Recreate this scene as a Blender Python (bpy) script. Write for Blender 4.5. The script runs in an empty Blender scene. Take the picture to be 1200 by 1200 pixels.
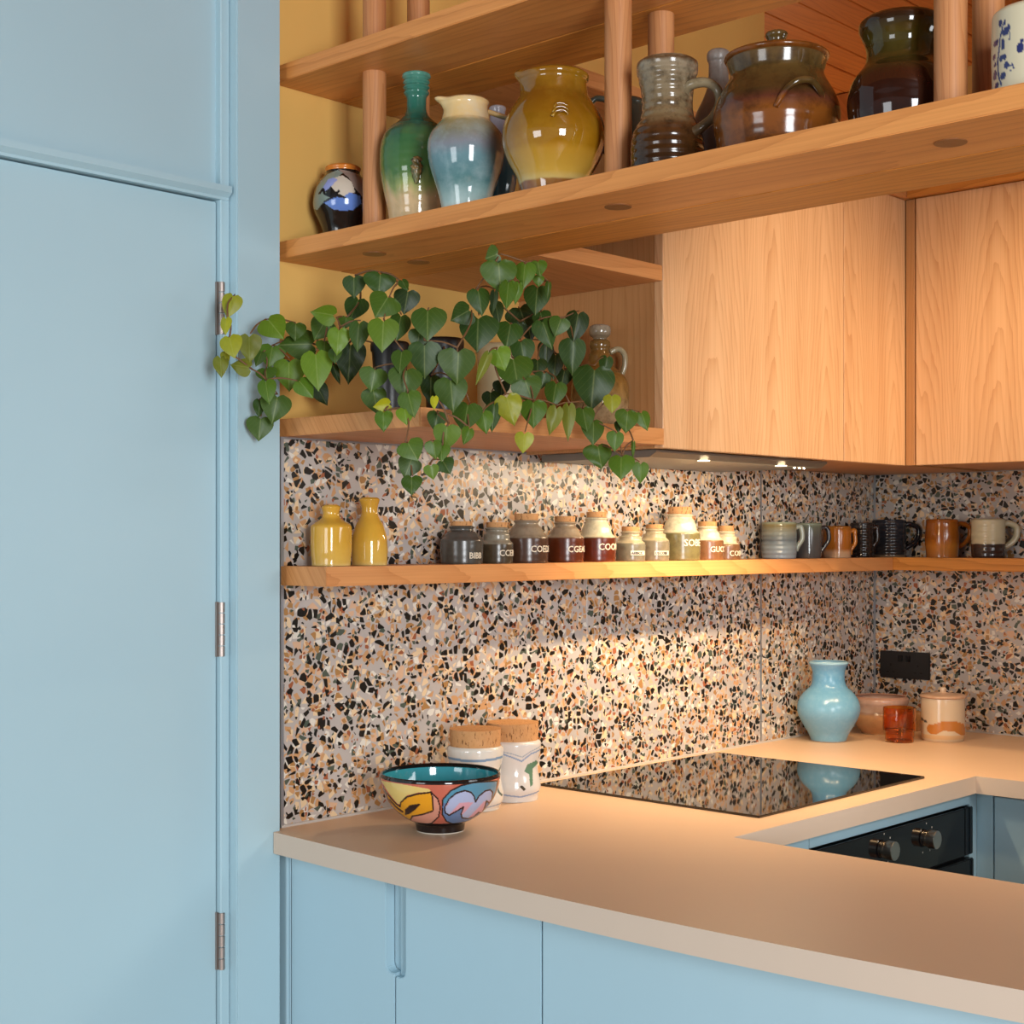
import bpy, bmesh, math, random
from mathutils import Vector, Matrix
PI = math.pi
R_ = random.Random(7)
sc = bpy.context.scene
COL = sc.collection

# ------------------------------------------------------------------ camera
F, CX, HY, H = 1765.0, 600.0, 633.0, 1.378
YAW = math.atan2(1640, 1765)
FW = Vector((-math.sin(YAW), math.cos(YAW), 0)); RT = Vector((math.cos(YAW), math.sin(YAW), 0)); UP = Vector((0, 0, 1))
CAM = Vector((1.986, -1.572, H))
cd = bpy.data.cameras.new('camera'); cam = bpy.data.objects.new('camera', cd); COL.objects.link(cam)
cam.location = CAM; cam.rotation_euler = (PI/2, 0, YAW)
cd.sensor_width = 36; cd.lens = 36*F/1200; cd.shift_y = 33/1200; cd.clip_start = 0.05
sc.camera = cam

# ------------------------------------------------------------------ world, exposure, large lights
w = bpy.data.worlds.new('room_light'); sc.world = w; w.use_nodes = True
bg = w.node_tree.nodes['Background']; bg.inputs[0].default_value = (0.90, 0.95, 1.0, 1); bg.inputs[1].default_value = 0.26
vs = sc.view_settings; vs.view_transform = 'Standard'; vs.look = 'None'; vs.exposure = 0.0; vs.gamma = 1.0; vs.use_curve_mapping = False
def area(name, loc, target, sx, sy, power, color):
    l = bpy.data.lights.new(name, 'AREA'); l.shape = 'RECTANGLE'; l.size = sx; l.size_y = sy; l.energy = power; l.color = color
    o = bpy.data.objects.new(name, l); COL.objects.link(o); o.location = loc
    o.rotation_euler = (Vector(target)-Vector(loc)).to_track_quat('-Z', 'Y').to_euler(); return o
def spot(name, loc, target, power, color, angle=130, blend=0.6, size=0.02):
    l = bpy.data.lights.new(name, 'SPOT'); l.energy = power; l.color = color; l.spot_size = math.radians(angle); l.spot_blend = blend; l.shadow_soft_size = size
    o = bpy.data.objects.new(name, l); COL.objects.link(o); o.location = loc
    o.rotation_euler = (Vector(target)-Vector(loc)).to_track_quat('-Z', 'Y').to_euler(); return o
DAY = (0.93, 0.97, 1.0); WARM = (1.0, 0.69, 0.38)
area('daylight_window', (4.3, -2.1, 1.5), (0.0, -0.1, 1.2), 1.0, 1.6, 150, DAY)
area('daylight_window_side', (0.9, -4.2, 1.3), (0.9, 0.0, 0.8), 1.3, 1.4, 46, DAY)
area('kitchen_cool_fill', (2.03, 0.85, 1.5), (0.6, 1.15, 0.75), 0.7, 0.5, 11, DAY)  # added cool fill for the oven and corner fronts, no window opening here
spot('kitchen_downlight', (1.35, 1.15, 2.6), (0.8, 1.45, 0.9), 68, WARM, 85, 0.8, 0.05)
spot('corner_downlight', (1.0, 0.75, 2.6), (0.45, 1.3, 1.1), 44, WARM, 80, 0.9, 0.05)
area('far_room_light', (-0.5, 2.25, 1.9), (0.6, 2.0, 2.6), 0.4, 0.3, 6, (1.0, 0.7, 0.4))

# ------------------------------------------------------------------ picture -> place helpers
def ray(x, y): return FW + RT*((x-CX)/F) - UP*((y-HY)/F)
def onX(x, y, X): r = ray(x, y); return CAM + r*((X-CAM.x)/r.x)
def onY(x, y, Y): r = ray(x, y); return CAM + r*((Y-CAM.y)/r.y)
def onZ(x, y, Z): r = ray(x, y); return CAM + r*((Z-CAM.z)/r.z)
def depth(p): return (Vector(p)-CAM).dot(FW)

# ------------------------------------------------------------------ object helpers
WL = {}
def lin(c):
    if isinstance(c, str):
        c = tuple(int(c[i:i+2], 16)/255 for i in (0, 2, 4))
    return tuple(((v/12.92) if v <= 0.04045 else ((v+0.055)/1.055)**2.4) for v in c[:3]) + (1,)
def thing(name, label, cat, loc=(0, 0, 0), group=None):
    o = bpy.data.objects.new(name, None); COL.objects.link(o); o.location = loc; o.empty_display_size = 0.05
    WL[o.name] = Vector(loc); o['label'] = label; o['category'] = cat
    if group: o['group'] = group
    elif cat == 'cabinet': o['group'] = 'base cabinets' if 'base' in name else 'wall cabinets' if 'wall' in name else 'base cabinets'
    return o
def obj(name, bm, mat, parent=None, smooth=False, origin=None, label=None, weld=False):
    if isinstance(bm, bmesh.types.BMesh):
        bmesh.ops.recalc_face_normals(bm, faces=bm.faces)
        me = bpy.data.meshes.new(name)
        if origin is None:
            xs = [v.co for v in bm.verts]
            mn = Vector([min(c[i] for c in xs) for i in range(3)]); mx = Vector([max(c[i] for c in xs) for i in range(3)])
            origin = Vector(((mn.x+mx.x)/2, (mn.y+mx.y)/2, mn.z))
        origin = Vector(origin)
        bmesh.ops.translate(bm, verts=bm.verts, vec=-origin)
        bm.to_mesh(me); bm.free()
        if smooth:
            me.shade_smooth() if hasattr(me, 'shade_smooth') else None
            for p in me.polygons: p.use_smooth = True
            if smooth == 'angle': me.set_sharp_from_angle(angle=math.radians(40))
    else:
        me = bm; origin = Vector(origin or (0, 0, 0))
    for m in (mat if isinstance(mat, (list, tuple)) else [mat]): me.materials.append(m)
    o = bpy.data.objects.new(name, me); COL.objects.link(o); WL[o.name] = origin
    if parent is not None:
        o.parent = parent; o.location = origin - WL[parent.name]
    else: o.location = origin
    if label: o['label'] = label
    return o
def tag(o, label, cat, group=None):
    o['label'] = label; o['category'] = cat
    if group: o['group'] = group
    return o
def struct(name, bm, mat, parent=None, **k):
    o = obj(name, bm, mat, parent, **k)
    if parent is None: o['kind'] = 'structure'
    return o
def BX(x0, x1, y0, y1, z0, z1, bev=0.0, seg=2, bm=None):
    b = bmesh.new()
    vs_ = [b.verts.new((x, y, z)) for x in (x0, x1) for y in (y0, y1) for z in (z0, z1)]
    for f in ((0,1,3,2),(4,6,7,5),(0,4,5,1),(2,3,7,6),(0,2,6,4),(1,5,7,3)): b.faces.new([vs_[i] for i in f])
    if bev: bmesh.ops.bevel(b, geom=list(b.edges), offset=bev, segments=seg, affect='EDGES', clamp_overlap=True)
    if bm is None: return b
    me = bpy.data.meshes.new('tmp'); b.to_mesh(me); b.free(); bm.from_mesh(me); bpy.data.meshes.remove(me); return bm
def PRISM(pts, a0, a1, axis='z', bev=0.0, bm=None):
    b = bmesh.new()
    def P(p, a):
        return {'z': (p[0], p[1], a), 'y': (p[0], a, p[1]), 'x': (a, p[0], p[1])}[axis]
    lo = [b.verts.new(P(p, a0)) for p in pts]; hi = [b.verts.new(P(p, a1)) for p in pts]
    n = len(pts); b.faces.new(lo); b.faces.new(hi[::-1])
    for i in range(n): b.faces.new((lo[i], lo[(i+1) % n], hi[(i+1) % n], hi[i]))
    bmesh.ops.recalc_face_normals(b, faces=b.faces)
    if bev: bmesh.ops.bevel(b, geom=list(b.edges), offset=bev, segments=2, affect='EDGES', clamp_overlap=True)
    return b
def CYL(c, r, z0, z1, n=32, r2=None, bev=0.0, bm=None):
    b = bmesh.new(); r2 = r if r2 is None else r2
    lo = [b.verts.new((c[0]+r*math.cos(2*PI*i/n), c[1]+r*math.sin(2*PI*i/n), z0)) for i in range(n)]
    hi = [b.verts.new((c[0]+r2*math.cos(2*PI*i/n), c[1]+r2*math.sin(2*PI*i/n), z1)) for i in range(n)]
    f0 = b.faces.new(lo[::-1]); f1 = b.faces.new(hi)
    for i in range(n): b.faces.new((lo[i], lo[(i+1) % n], hi[(i+1) % n], hi[i]))
    if bev: bmesh.ops.bevel(b, geom=list(set(f0.edges) | set(f1.edges)), offset=bev, segments=2, affect='EDGES')
    return b
def smooth_prof(pr, sub):
    # Catmull-Rom through (z, r)
    out = []; n = len(pr)
    for i in range(n-1):
        p0 = pr[max(i-1, 0)]; p1 = pr[i]; p2 = pr[i+1]; p3 = pr[min(i+2, n-1)]
        for k in range(sub):
            t = k/sub
            out.append(tuple(0.5*((2*p1[j]) + (-p0[j]+p2[j])*t + (2*p0[j]-5*p1[j]+4*p2[j]-p3[j])*t*t + (-p0[j]+3*p1[j]-3*p2[j]+p3[j])*t**3) for j in (0, 1)))
    out.append(pr[-1]); return out
def LATHE(c, prof, n=48, wall=0.004, sub=3, closed=False, sq=0.0, spout=None, mod=None):
    """prof: outer (z, r) from top to bottom in world units. Open vessel with inner wall, or closed."""
    pr = smooth_prof(prof, sub)
    pr = [(z, max(r, 0.0005)) for z, r in pr]
    if closed: rings = [(pr[0][0], 0.0)] + pr
    else:
        zb = pr[-1][0] + wall*1.5
        inner = [(max(z, zb), max(r-wall, 0.001)) for z, r in pr[::-1] if z > zb-0.001]
        inner = [(zb, 0.0)] + inner + [(pr[0][0]+wall*0.35, max(pr[0][1]-wall*0.5, 0.001))]
        rings = inner + pr
    rings = rings + [(pr[-1][0], 0.0)]
    b = bmesh.new(); prev = None
    for z, r in rings:
        if r <= 0: cur = b.verts.new((c[0], c[1], z))
        else:
            cur = []
            for i in range(n):
                a = 2*PI*i/n; rr = r
                if sq: rr = r*(1+sq*(1/max(abs(math.cos(a)), abs(math.sin(a)))-1)*1.0)
                zz = z
                if spout:
                    da = (a-spout[0]+PI) % (2*PI) - PI
                    k = math.exp(-(da/spout[1])**2)*max(0, min(1, (z-spout[2])/(pr[0][0]-spout[2])))**1.5
                    rr += spout[3]*k; zz += spout[3]*0.25*k
                if mod: rr += mod(a, z)
                cur.append(b.verts.new((c[0]+rr*math.cos(a), c[1]+rr*math.sin(a), zz)))
        if prev is not None:
            if isinstance(prev, list) and isinstance(cur, list):
                for i in range(n): b.faces.new((prev[i], prev[(i+1) % n], cur[(i+1) % n], cur[i]))
            elif isinstance(cur, list):
                for i in range(n): b.faces.new((prev, cur[i], cur[(i+1) % n]))
            elif isinstance(prev, list):
                for i in range(n): b.faces.new((prev[i], prev[(i+1) % n], cur))
        prev = cur
    return b
def TUBE(pts, rad, n=12, sub=5, flat=None, closed=False):
    P = [Vector(p) for p in pts]; rads = rad if isinstance(rad, (list, tuple)) else [rad]*len(P)
    Q = []; RR = []
    if sub > 1 and len(P) > 2:
        for i in range(len(P)-1):
            p0 = P[max(i-1, 0)]; p1 = P[i]; p2 = P[i+1]; p3 = P[min(i+2, len(P)-1)]
            for k in range(sub):
                t = k/sub
                Q.append(0.5*((2*p1)+(p2-p0)*t+(2*p0-5*p1+4*p2-p3)*t*t+(-p0+3*p1-3*p2+p3)*t**3)); RR.append(rads[i]*(1-t)+rads[i+1]*t)
        Q.append(P[-1]); RR.append(rads[-1])
    else: Q = P; RR = rads
    b = bmesh.new(); prev = None; nrm = None
    for i, q in enumerate(Q):
        t = (Q[min(i+1, len(Q)-1)]-Q[max(i-1, 0)]).normalized()
        if nrm is None: nrm = t.cross(Vector((0, 0, 1)) if abs(t.z) < 0.9 else Vector((1, 0, 0))).normalized()
        nrm = (nrm - t*nrm.dot(t)).normalized(); bn = t.cross(nrm)
        r = RR[i]; fl = flat or 1.0
        cur = [b.verts.new(q + nrm*math.cos(2*PI*k/n)*r*fl + bn*math.sin(2*PI*k/n)*r) for k in range(n)]
        if prev:
            for k in range(n): b.faces.new((prev[k], prev[(k+1) % n], cur[(k+1) % n], cur[k]))
        else: b.faces.new(cur[::-1])
        prev = cur
    b.faces.new(prev); return b
def join(*bms):
    b = bmesh.new()
    for x in bms:
        me = bpy.data.meshes.new('tmp'); x.to_mesh(me); x.free(); b.from_mesh(me); bpy.data.meshes.remove(me)
    return b

# ------------------------------------------------------------------ materials
class NT:
    def __init__(s, name, rough=0.5, spec=0.5):
        s.m = bpy.data.materials.new(name); s.m.use_nodes = True; s.t = s.m.node_tree; s.p = s.t.nodes['Principled BSDF']
        s.p.inputs['Roughness'].default_value = rough; s.p.inputs['Specular IOR Level'].default_value = spec
    def n(s, typ, **k):
        x = s.t.nodes.new(typ)
        for a, v in k.items():
            if a.startswith('i_'):
                key = a[2:]; key = int(key) if key.isdigit() else key
                s.set(x.inputs[key], v)
            else: setattr(x, a, v)
        return x
    def set(s, inp, v):
        if isinstance(v, bpy.types.NodeSocket): s.t.links.new(v, inp)
        else: inp.default_value = v
    def M(s, op, a, b=0.0, c=0.0, clamp=False):
        x = s.t.nodes.new('ShaderNodeMath'); x.operation = op; x.use_clamp = clamp
        s.set(x.inputs[0], a); s.set(x.inputs[1], b); s.set(x.inputs[2], c); return x.outputs[0]
    def mix(s, f, a, b, mode='MIX'):
        x = s.t.nodes.new('ShaderNodeMix'); x.data_type = 'RGBA'; x.blend_type = mode
        s.set(x.inputs['Factor'], f); s.set(x.inputs[6], a); s.set(x.inputs[7], b); return x.outputs[2]
    def ramp(s, f, stops, interp='LINEAR'):
        x = s.t.nodes.new('ShaderNodeValToRGB'); x.color_ramp.interpolation = interp; e = x.color_ramp.elements
        while len(e) < len(stops): e.new(0.5)
        for i, (p, c) in enumerate(stops): e[i].position = p; e[i].color = c
        s.set(x.inputs[0], f); return x.outputs[0]
    def noise(s, v, scale, detail=2, rough=0.5, dist=0.0):
        x = s.n('ShaderNodeTexNoise'); x.inputs['Scale'].default_value = scale; x.inputs['Detail'].default_value = detail
        x.inputs['Roughness'].default_value = rough; x.inputs['Distortion'].default_value = dist
        s.set(x.inputs['Vector'], v); return x.outputs[0]
    def co(s, kind='Object'): return s.n('ShaderNodeTexCoord').outputs[kind]
    def xyz(s, v): x = s.n('ShaderNodeSeparateXYZ', i_0=v); return x.outputs
    def comb(s, a, b, c): return s.n('ShaderNodeCombineXYZ', i_0=a, i_1=b, i_2=c).outputs[0]
    def bump(s, h, strength, dist=0.001):
        x = s.n('ShaderNodeBump', i_Height=h); x.inputs['Strength'].default_value = strength; x.inputs['Distance'].default_value = dist
        s.t.links.new(x.outputs[0], s.p.inputs['Normal'])
    def base(s, c): s.set(s.p.inputs['Base Color'], c)
def plain(name, c, rough=0.5, metal=0.0, spec=0.5, var=0.04, bump=0.0):
    k = NT(name, rough, spec); v = k.co(); c = lin(c)
    if metal: k.p.inputs['Metallic'].default_value = metal
    nz = k.noise(v, 9, 3)
    k.base(k.mix(nz, tuple(x*(1-var) for x in c[:3])+(1,), tuple(min(1, x*(1+var)) for x in c[:3])+(1,)))
    if bump: k.bump(k.noise(v, 400, 2), bump, 0.0004)
    return k.m
def wood(name, axis, light, dark, w=0.16, k1=16, k2=26, contrast=1.0, rough=0.42, cx=0.0):
    k = NT(name, rough, 0.4); X, Y, Z = k.xyz(k.co())[:3]
    if axis == 'x': L = X; W = k.M('ADD', Y, k.M('MULTIPLY', Z, 0.7))
    elif axis == 'y': L = Y; W = k.M('ADD', X, k.M('MULTIPLY', Z, 0.7))
    else: L = Z; W = k.M('ADD', X, Y)
    rnd = k.n('ShaderNodeObjectInfo').outputs['Random']
    off = k.M('MULTIPLY', rnd, 7.0)
    low = k.noise(k.comb(k.M('MULTIPLY', L, 0.9), k.M('MULTIPLY', W, 7.0), off), 1.6, 2)
    mid = k.noise(k.comb(k.M('MULTIPLY', L, 4.0), k.M('MULTIPLY', W, 24.0), off), 1.5, 3)
    Wn = k.M('ADD', W, k.M('MULTIPLY', k.M('SUBTRACT', low, 0.5), 0.07))
    s = k.M('SUBTRACT', k.M('FRACT', k.M('ADD', k.M('DIVIDE', Wn, w), k.M('ADD', cx, k.M('MULTIPLY', rnd, 0.35)))), 0.5)
    a = k.M('POWER', k.M('ABSOLUTE', s), 1.55)
    v = k.M('ADD', k.M('ADD', k.M('MULTIPLY', L, k1), k.M('MULTIPLY', a, k2)), k.M('MULTIPLY', mid, 1.4))
    f = k.M('FRACT', k.M('ADD', v, off))
    line = k.M('POWER', f, 3.0)
    fine = k.noise(k.comb(k.M('MULTIPLY', L, 5.0), k.M('MULTIPLY', W, 520.0), off), 1.0, 2)
    tone = k.noise(k.comb(k.M('MULTIPLY', L, 1.2), k.M('MULTIPLY', W, 30.0), off), 1.0, 2)
    fac = k.M('ADD', k.M('MULTIPLY', line, 0.42*contrast), k.M('ADD', k.M('MULTIPLY', k.M('SUBTRACT', fine, 0.5), 0.7*contrast), k.M('MULTIPLY', k.M('SUBTRACT', tone, 0.35), 0.9*contrast)), clamp=True)
    k.base(k.mix(fac, lin(light), lin(dark))); k.bump(fac, 0.12, 0.0006)
    return k.m
def terrazzo(name):
    k = NT(name, 0.3, 0.45); v = k.co('Object')
    wv = k.n('ShaderNodeTexNoise'); wv.inputs['Scale'].default_value = 26; wv.inputs['Detail'].default_value = 1; k.set(wv.inputs['Vector'], v)
    wsh = k.n('ShaderNodeVectorMath', operation='SUBTRACT', i_0=wv.outputs[1], i_1=(0.5, 0.5, 0.5)).outputs[0]
    wsh = k.n('ShaderNodeVectorMath', operation='SCALE', i_0=wsh); wsh.inputs[3].default_value = 0.012
    vv = k.n('ShaderNodeVectorMath', operation='ADD', i_0=v, i_1=wsh.outputs[0]).outputs[0]
    X, Y, Z = k.xyz(vv)[:3]
    flat = k.M('ADD', X, Y)
    col = k.mix(k.noise(v, 22, 4), lin('a69e9a'), lin('bfb6ae'))
    cream, white, tan, ochre, rust, black, green, pink = [lin(c) for c in ('dcc19b', 'd8d2c6', 'c39467', 'a67a48', '9a5838', '16130f', '4d564a', 'cfa98a')]
    layers = [(64, 0.46, 0.14, [(0, cream), (0.25, pink), (0.45, white), (0.6, tan), (0.8, cream)], 3.1),
              (88, 0.56, 0.12, [(0, tan), (0.22, ochre), (0.42, rust), (0.52, white), (0.7, green), (0.82, tan), (0.92, cream)], 7.7),
              (74, 0.66, 0.12, [(0, black), (0.70, green), (0.80, black), (0.95, ochre)], 1.3),
              (140, 0.80, 0.14, [(0, black), (0.5, ochre), (0.6, rust), (0.72, green), (0.85, cream)], 5.2)]
    for sc_, thr, edge, cols, off in layers:
        u = k.comb(k.M('ADD', flat, off), k.M('ADD', Z, off*0.37), 0.0)
        a = k.n('ShaderNodeTexVoronoi', feature='F1', voronoi_dimensions='2D'); a.inputs['Scale'].default_value = sc_; k.set(a.inputs['Vector'], u)
        e = k.n('ShaderNodeTexVoronoi', feature='DISTANCE_TO_EDGE', voronoi_dimensions='2D'); e.inputs['Scale'].default_value = sc_; k.set(e.inputs['Vector'], u)
        r, g, b_ = k.n('ShaderNodeSeparateColor', i_0=a.outputs['Color']).outputs[:3]
        present = k.M('GREATER_THAN', r, thr)
        eth = k.M('ADD', edge*0.45, k.M('MULTIPLY', b_, edge*1.1))
        inside = k.M('MULTIPLY', k.M('SUBTRACT', e.outputs[0], eth), 26.0, clamp=True)
        col = k.mix(k.M('MULTIPLY', present, inside), col, k.ramp(g, cols, 'CONSTANT'))
    k.base(col); return k.m
def glaze(name, stops, rough=0.12, mottle=None, amt=0.0, mscale=40, wob=0.03, rings=0.0, rfreq=420, drip=0.0, spec=0.5, coat=0.0):
    """stops over the height of the piece, 0 = foot, 1 = rim"""
    k = NT(name, rough, spec); v = k.co('Generated'); z = k.xyz(v)[2]; o = k.co('Object')
    nz = k.noise(o, 30, 3)
    h = k.M('ADD', z, k.M('MULTIPLY', k.M('SUBTRACT', nz, 0.5), wob))
    if drip:
        ox, oy, oz = k.xyz(o)[:3]
        h = k.M('ADD', h, k.M('MULTIPLY', k.M('SUBTRACT', k.noise(k.comb(ox, oy, k.M('MULTIPLY', oz, 0.15)), 45, 2), 0.5), drip))
    c = k.ramp(h, [(p, lin(c_)) for p, c_ in stops])
    if mottle:
        mk = k.M('MULTIPLY', k.M('SUBTRACT', k.noise(o, mscale, 5, 0.65), 0.45), 4.0, clamp=True)
        c = k.mix(k.M('MULTIPLY', mk, amt), c, lin(mottle))
    k.base(c)
    if rings:
        oz = k.xyz(o)[2]; k.bump(k.M('ADD', k.M('SINE', k.M('MULTIPLY', oz, rfreq)), k.M('MULTIPLY', nz, 0.6)), rings, 0.0012)
    else: k.bump(nz, 0.06, 0.002)
    if coat: k.p.inputs['Coat Weight'].default_value = coat; k.p.inputs['Coat Roughness'].default_value = 0.06
    return k.m
def painted(name, rough=0.12, mott=0.03):
    k = NT(name, rough, 0.6); a = k.n('ShaderNodeAttribute', attribute_name='Col').outputs[0]
    k.base(k.mix(k.M('MULTIPLY', k.noise(k.co(), 60, 4), mott*2), a, (0.25, 0.2, 0.15, 1))); k.bump(k.noise(k.co(), 25, 2), 0.05, 0.002); return k.m

M = {}
M['blue'] = plain('blue_paint', 'a6c4cf', 0.42, var=0.012)
M['blue_cab'] = plain('blue_cabinet_lacquer', 'a6c5d2', 0.38, var=0.012)
M['yellow'] = plain('yellow_wall_paint', 'e0b260', 0.7, var=0.03)
M['dark'] = plain('dark_gap', '14100d', 0.8)
M['wood_x'] = wood('ash_board_along_x', 'x', 'd0893c', '8f4f12', w=0.24, k1=5, k2=18, contrast=0.95)
M['wood_xf'] = wood('ash_front_board', 'x', 'dc9450', 'a9622a', w=0.3, k1=4, k2=18, contrast=0.8)
M['wood_y'] = wood('ash_board_along_y', 'y', 'd2935a', 'a4602a', w=0.24, k1=7, k2=22, contrast=0.8)
M['wood_z'] = wood('cherry_veneer_upright', 'z', 'dcb184', 'b27a49', w=0.2, k1=8.5, k2=24, contrast=0.95)
M['wood_post'] = wood('ash_dowel', 'z', 'c48858', '95572b', w=0.05, k1=6, k2=7, contrast=0.9)
M['wood_side'] = wood('veneer_side_panel', 'z', 'b98757', '93602f', w=0.3, k1=2, k2=40, contrast=0.7)
M['wood_plug'] = wood('end_grain_plug', 'y', '8f5a2c', '6f421c', w=0.02, k1=30, k2=20, contrast=1.0)
M['wood_ceiling'] = wood('cedar_ceiling_board', 'y', 'd6823a', 'a8541e', w=0.18, k1=5, k2=12, contrast=0.9)
M['terrazzo'] = terrazzo('terrazzo_slab')
M['grout'] = plain('pale_grout', 'b9b2ab', 0.6)
M['hinge'] = plain('worn_hinge_steel', 'a2958e', 0.42, metal=0.85, var=0.15)
M['trimgrey'] = plain('anodised_trim', 'a9abb0', 0.35, metal=0.7)
M['worktop'] = plain('cashew_worktop_laminate', 'cfae8e', 0.42, var=0.015, bump=0.05)
M['worktop_edge'] = plain('daylit_worktop_edge', 'cdb9a6', 0.5, var=0.01)  # daylight on the edge put into its colour, paler than the top
M['glass_black'] = plain('black_ceramic_glass', '0a0808', 0.035, spec=0.9)
M['black'] = plain('black_plastic', '171211', 0.38)
M['oven_black'] = plain('oven_enamel', '0b0a0e', 0.06, spec=0.35)
M['steel'] = plain('brushed_steel', 'b7b2ab', 0.28, metal=1.0)
M['steel_dark'] = plain('hood_steel', '8e8d86', 0.4, metal=0.9)
M['white'] = plain('white_mark', 'd8d4cc', 0.5)
M['floor'] = wood('oak_floor', 'x', 'a5794f', '7b5330', w=0.2)
M['cork'] = None
kk = NT('cork', 0.85, 0.2); v_ = kk.co()
n1 = kk.M('MULTIPLY', kk.M('SUBTRACT', kk.noise(kk.n('ShaderNodeVectorMath', operation='MULTIPLY', i_0=v_, i_1=(1, 1, 0.35)).outputs[0], 260, 4, 0.7), 0.56), 9, clamp=True)
kk.base(kk.mix(n1, kk.mix(kk.noise(v_, 90, 3), lin('c99a6c'), lin('b5824f')), lin('6b4325'))); kk.bump(n1, 0.4, -0.001); M['cork'] = kk.m
M['emit'] = bpy.data.materials.new('led_lens'); M['emit'].use_nodes = True
M['emit'].node_tree.nodes['Principled BSDF'].inputs['Emission Color'].default_value = (1, 0.75, 0.45, 1)
M['emit'].node_tree.nodes['Principled BSDF'].inputs['Emission Strength'].default_value = 4

# ------------------------------------------------------------------ the setting
XY = -0.02        # face of the yellow wall
YC = 1.958        # face of the right-hand splashback
ZW, ZS, ZM, ZB, ZT = 0.90, 1.55, 1.335, 1.874, 2.168
struct('floor', BX(-0.3, 5, -3.5, 4, -0.03, 0), M['floor'])
ceil = struct('ceiling', BX(-1.8, 4.6, -3.2, 4.2, 2.672, 2.75), M['dark'])
xs = -1.5
while xs < 2.2:
    obj('board', BX(xs, xs+0.094, -0.6, 3.6, 2.655 - R_.random()*0.002, 2.674, 0.002, 1), M['wood_ceiling'], ceil); xs += 0.097
wl = struct('wall_left', BX(-0.14, XY, -0.02, 1.472, 1.57, 2.672), M['yellow'])
obj('lower_wall', BX(-0.14, XY, -0.02, YC+0.1, 0, 1.57), M['yellow'], wl)
for a, b in ((0.006, 0.789), (0.791, 1.424), (1.43, 1.9535)):
    obj('terrazzo_slab', BX(XY, 0.0, a, b, ZW+0.002, ZS-0.003, 0.0006, 1), M['terrazzo'], wl, origin=(0, 0, 0))
obj('grout_line', BX(XY, -0.001, 0.789, 0.791, ZW, ZS-0.003), M['grout'], wl)
obj('joint_strip', BX(XY, 0.0006, 1.424, 1.43, ZW, ZS-0.003), M['trimgrey'], wl)
obj('edge_strip', join(BX(XY, 0.0015, 0.0, 0.006, ZW, ZS), BX(XY, 0.0015, 0.006, YC-0.004, ZS-0.003, ZS)), M['trimgrey'], wl)
obj('sealant_bead', BX(-0.01, 0.004, 0.0, YC-0.004, ZW, ZW+0.004), M['grout'], wl)
wr = struct('wall_right', BX(-0.14, 2.2, YC+0.02, YC+0.1, 0, 2.2), M['yellow'])
obj('terrazzo_slab', BX(0.001, 1.05, YC, YC+0.02, ZW+0.002, ZS-0.003, 0.0006, 1), M['terrazzo'], wr, origin=(3.3, 0.4, 0.21))
obj('terrazzo_slab', BX(1.052, 2.2, YC, YC+0.02, ZW+0.002, ZS-0.003, 0.0006, 1), M['terrazzo'], wr, origin=(3.3, 0.4, 0.21))
obj('corner_strip', BX(-0.003, 0.004, YC-0.004, YC+0.003, ZW, ZS), M['trimgrey'], wr)
obj('edge_strip', BX(0.004, 2.2, YC-0.0015, YC+0.02, ZS-0.003, ZS), M['trimgrey'], wr)
obj('sealant_bead', BX(0.004, 2.2, YC-0.004, YC+0.01, ZW, ZW+0.003), M['grout'], wr)
yfar = onZ(1140, 76, 2.655).y
xb_ = onY(1075, 60, yfar).x
struct('trim_4', BX(-1.8, xb_, yfar-0.02, yfar-0.001, 0, 2.65), M['wood_ceiling'])
struct('wall_back', BX(-1.8, 2.4, yfar, yfar+0.1, 0, 2.672), M['yellow'])
struct('wall_daylight_block', BX(2.05, 2.15, -0.12, 3.6, 0, 2.672), M['blue'])  # unseen wall, added to keep daylight off the right splashback
# door wall
FXF = 0.02
wd = struct('wall_door', BX(-0.2, -0.06, -1.6, -0.02, 0, 2.672), M['blue'])
obj('panel_above_door', BX(-0.06, -0.012, -1.6, -0.112, 1.925, 2.672), M['blue'], wd)
struct('trim_1', BX(-0.06, FXF, -0.104, -0.016, 0, 2.672, 0.002, 2), M['blue'])
t2 = struct('trim_2', BX(-0.058, 0.002, -0.122, -0.1045, 0, 2.672, 0.0015, 1), M['blue'])
hz = onX(150, 600, 0).z
# header rail: ledge with bevelled underside
prof = [(-0.06, 1.9235), (0.004, 1.9235), (0.004, 1.928), (0.013, 1.935), (0.013, 1.945), (-0.012, 1.950), (-0.06, 1.950)]
struct('trim_3', PRISM(prof, -1.6, -0.108, 'y'), M['blue'])
bpy.data.objects['trim_3'].data.transform(Matrix())   # prism is already in place
dr = struct('door_1', BX(-0.05, -0.008, -1.2, -0.1235, 0.008, 1.921, 0.0015, 2), M['blue'])
for zc, hh in ((1.750, 0.085), (1.235, 0.088), (0.735, 0.092)):
    kn = []
    for i in range(5):
        z0 = zc-hh/2+i*hh/5
        kn.append(CYL((0.001, -0.1195), 0.0052, z0+0.0006, z0+hh/5-0.0006, 16, bev=0.0006))
    kn.append(BX(-0.010, -0.0035, -0.126, -0.1085, zc-hh/2, zc+hh/2))
    obj('hinge', join(*kn), M['hinge'], dr, label='worn steel butt hinge')

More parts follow.
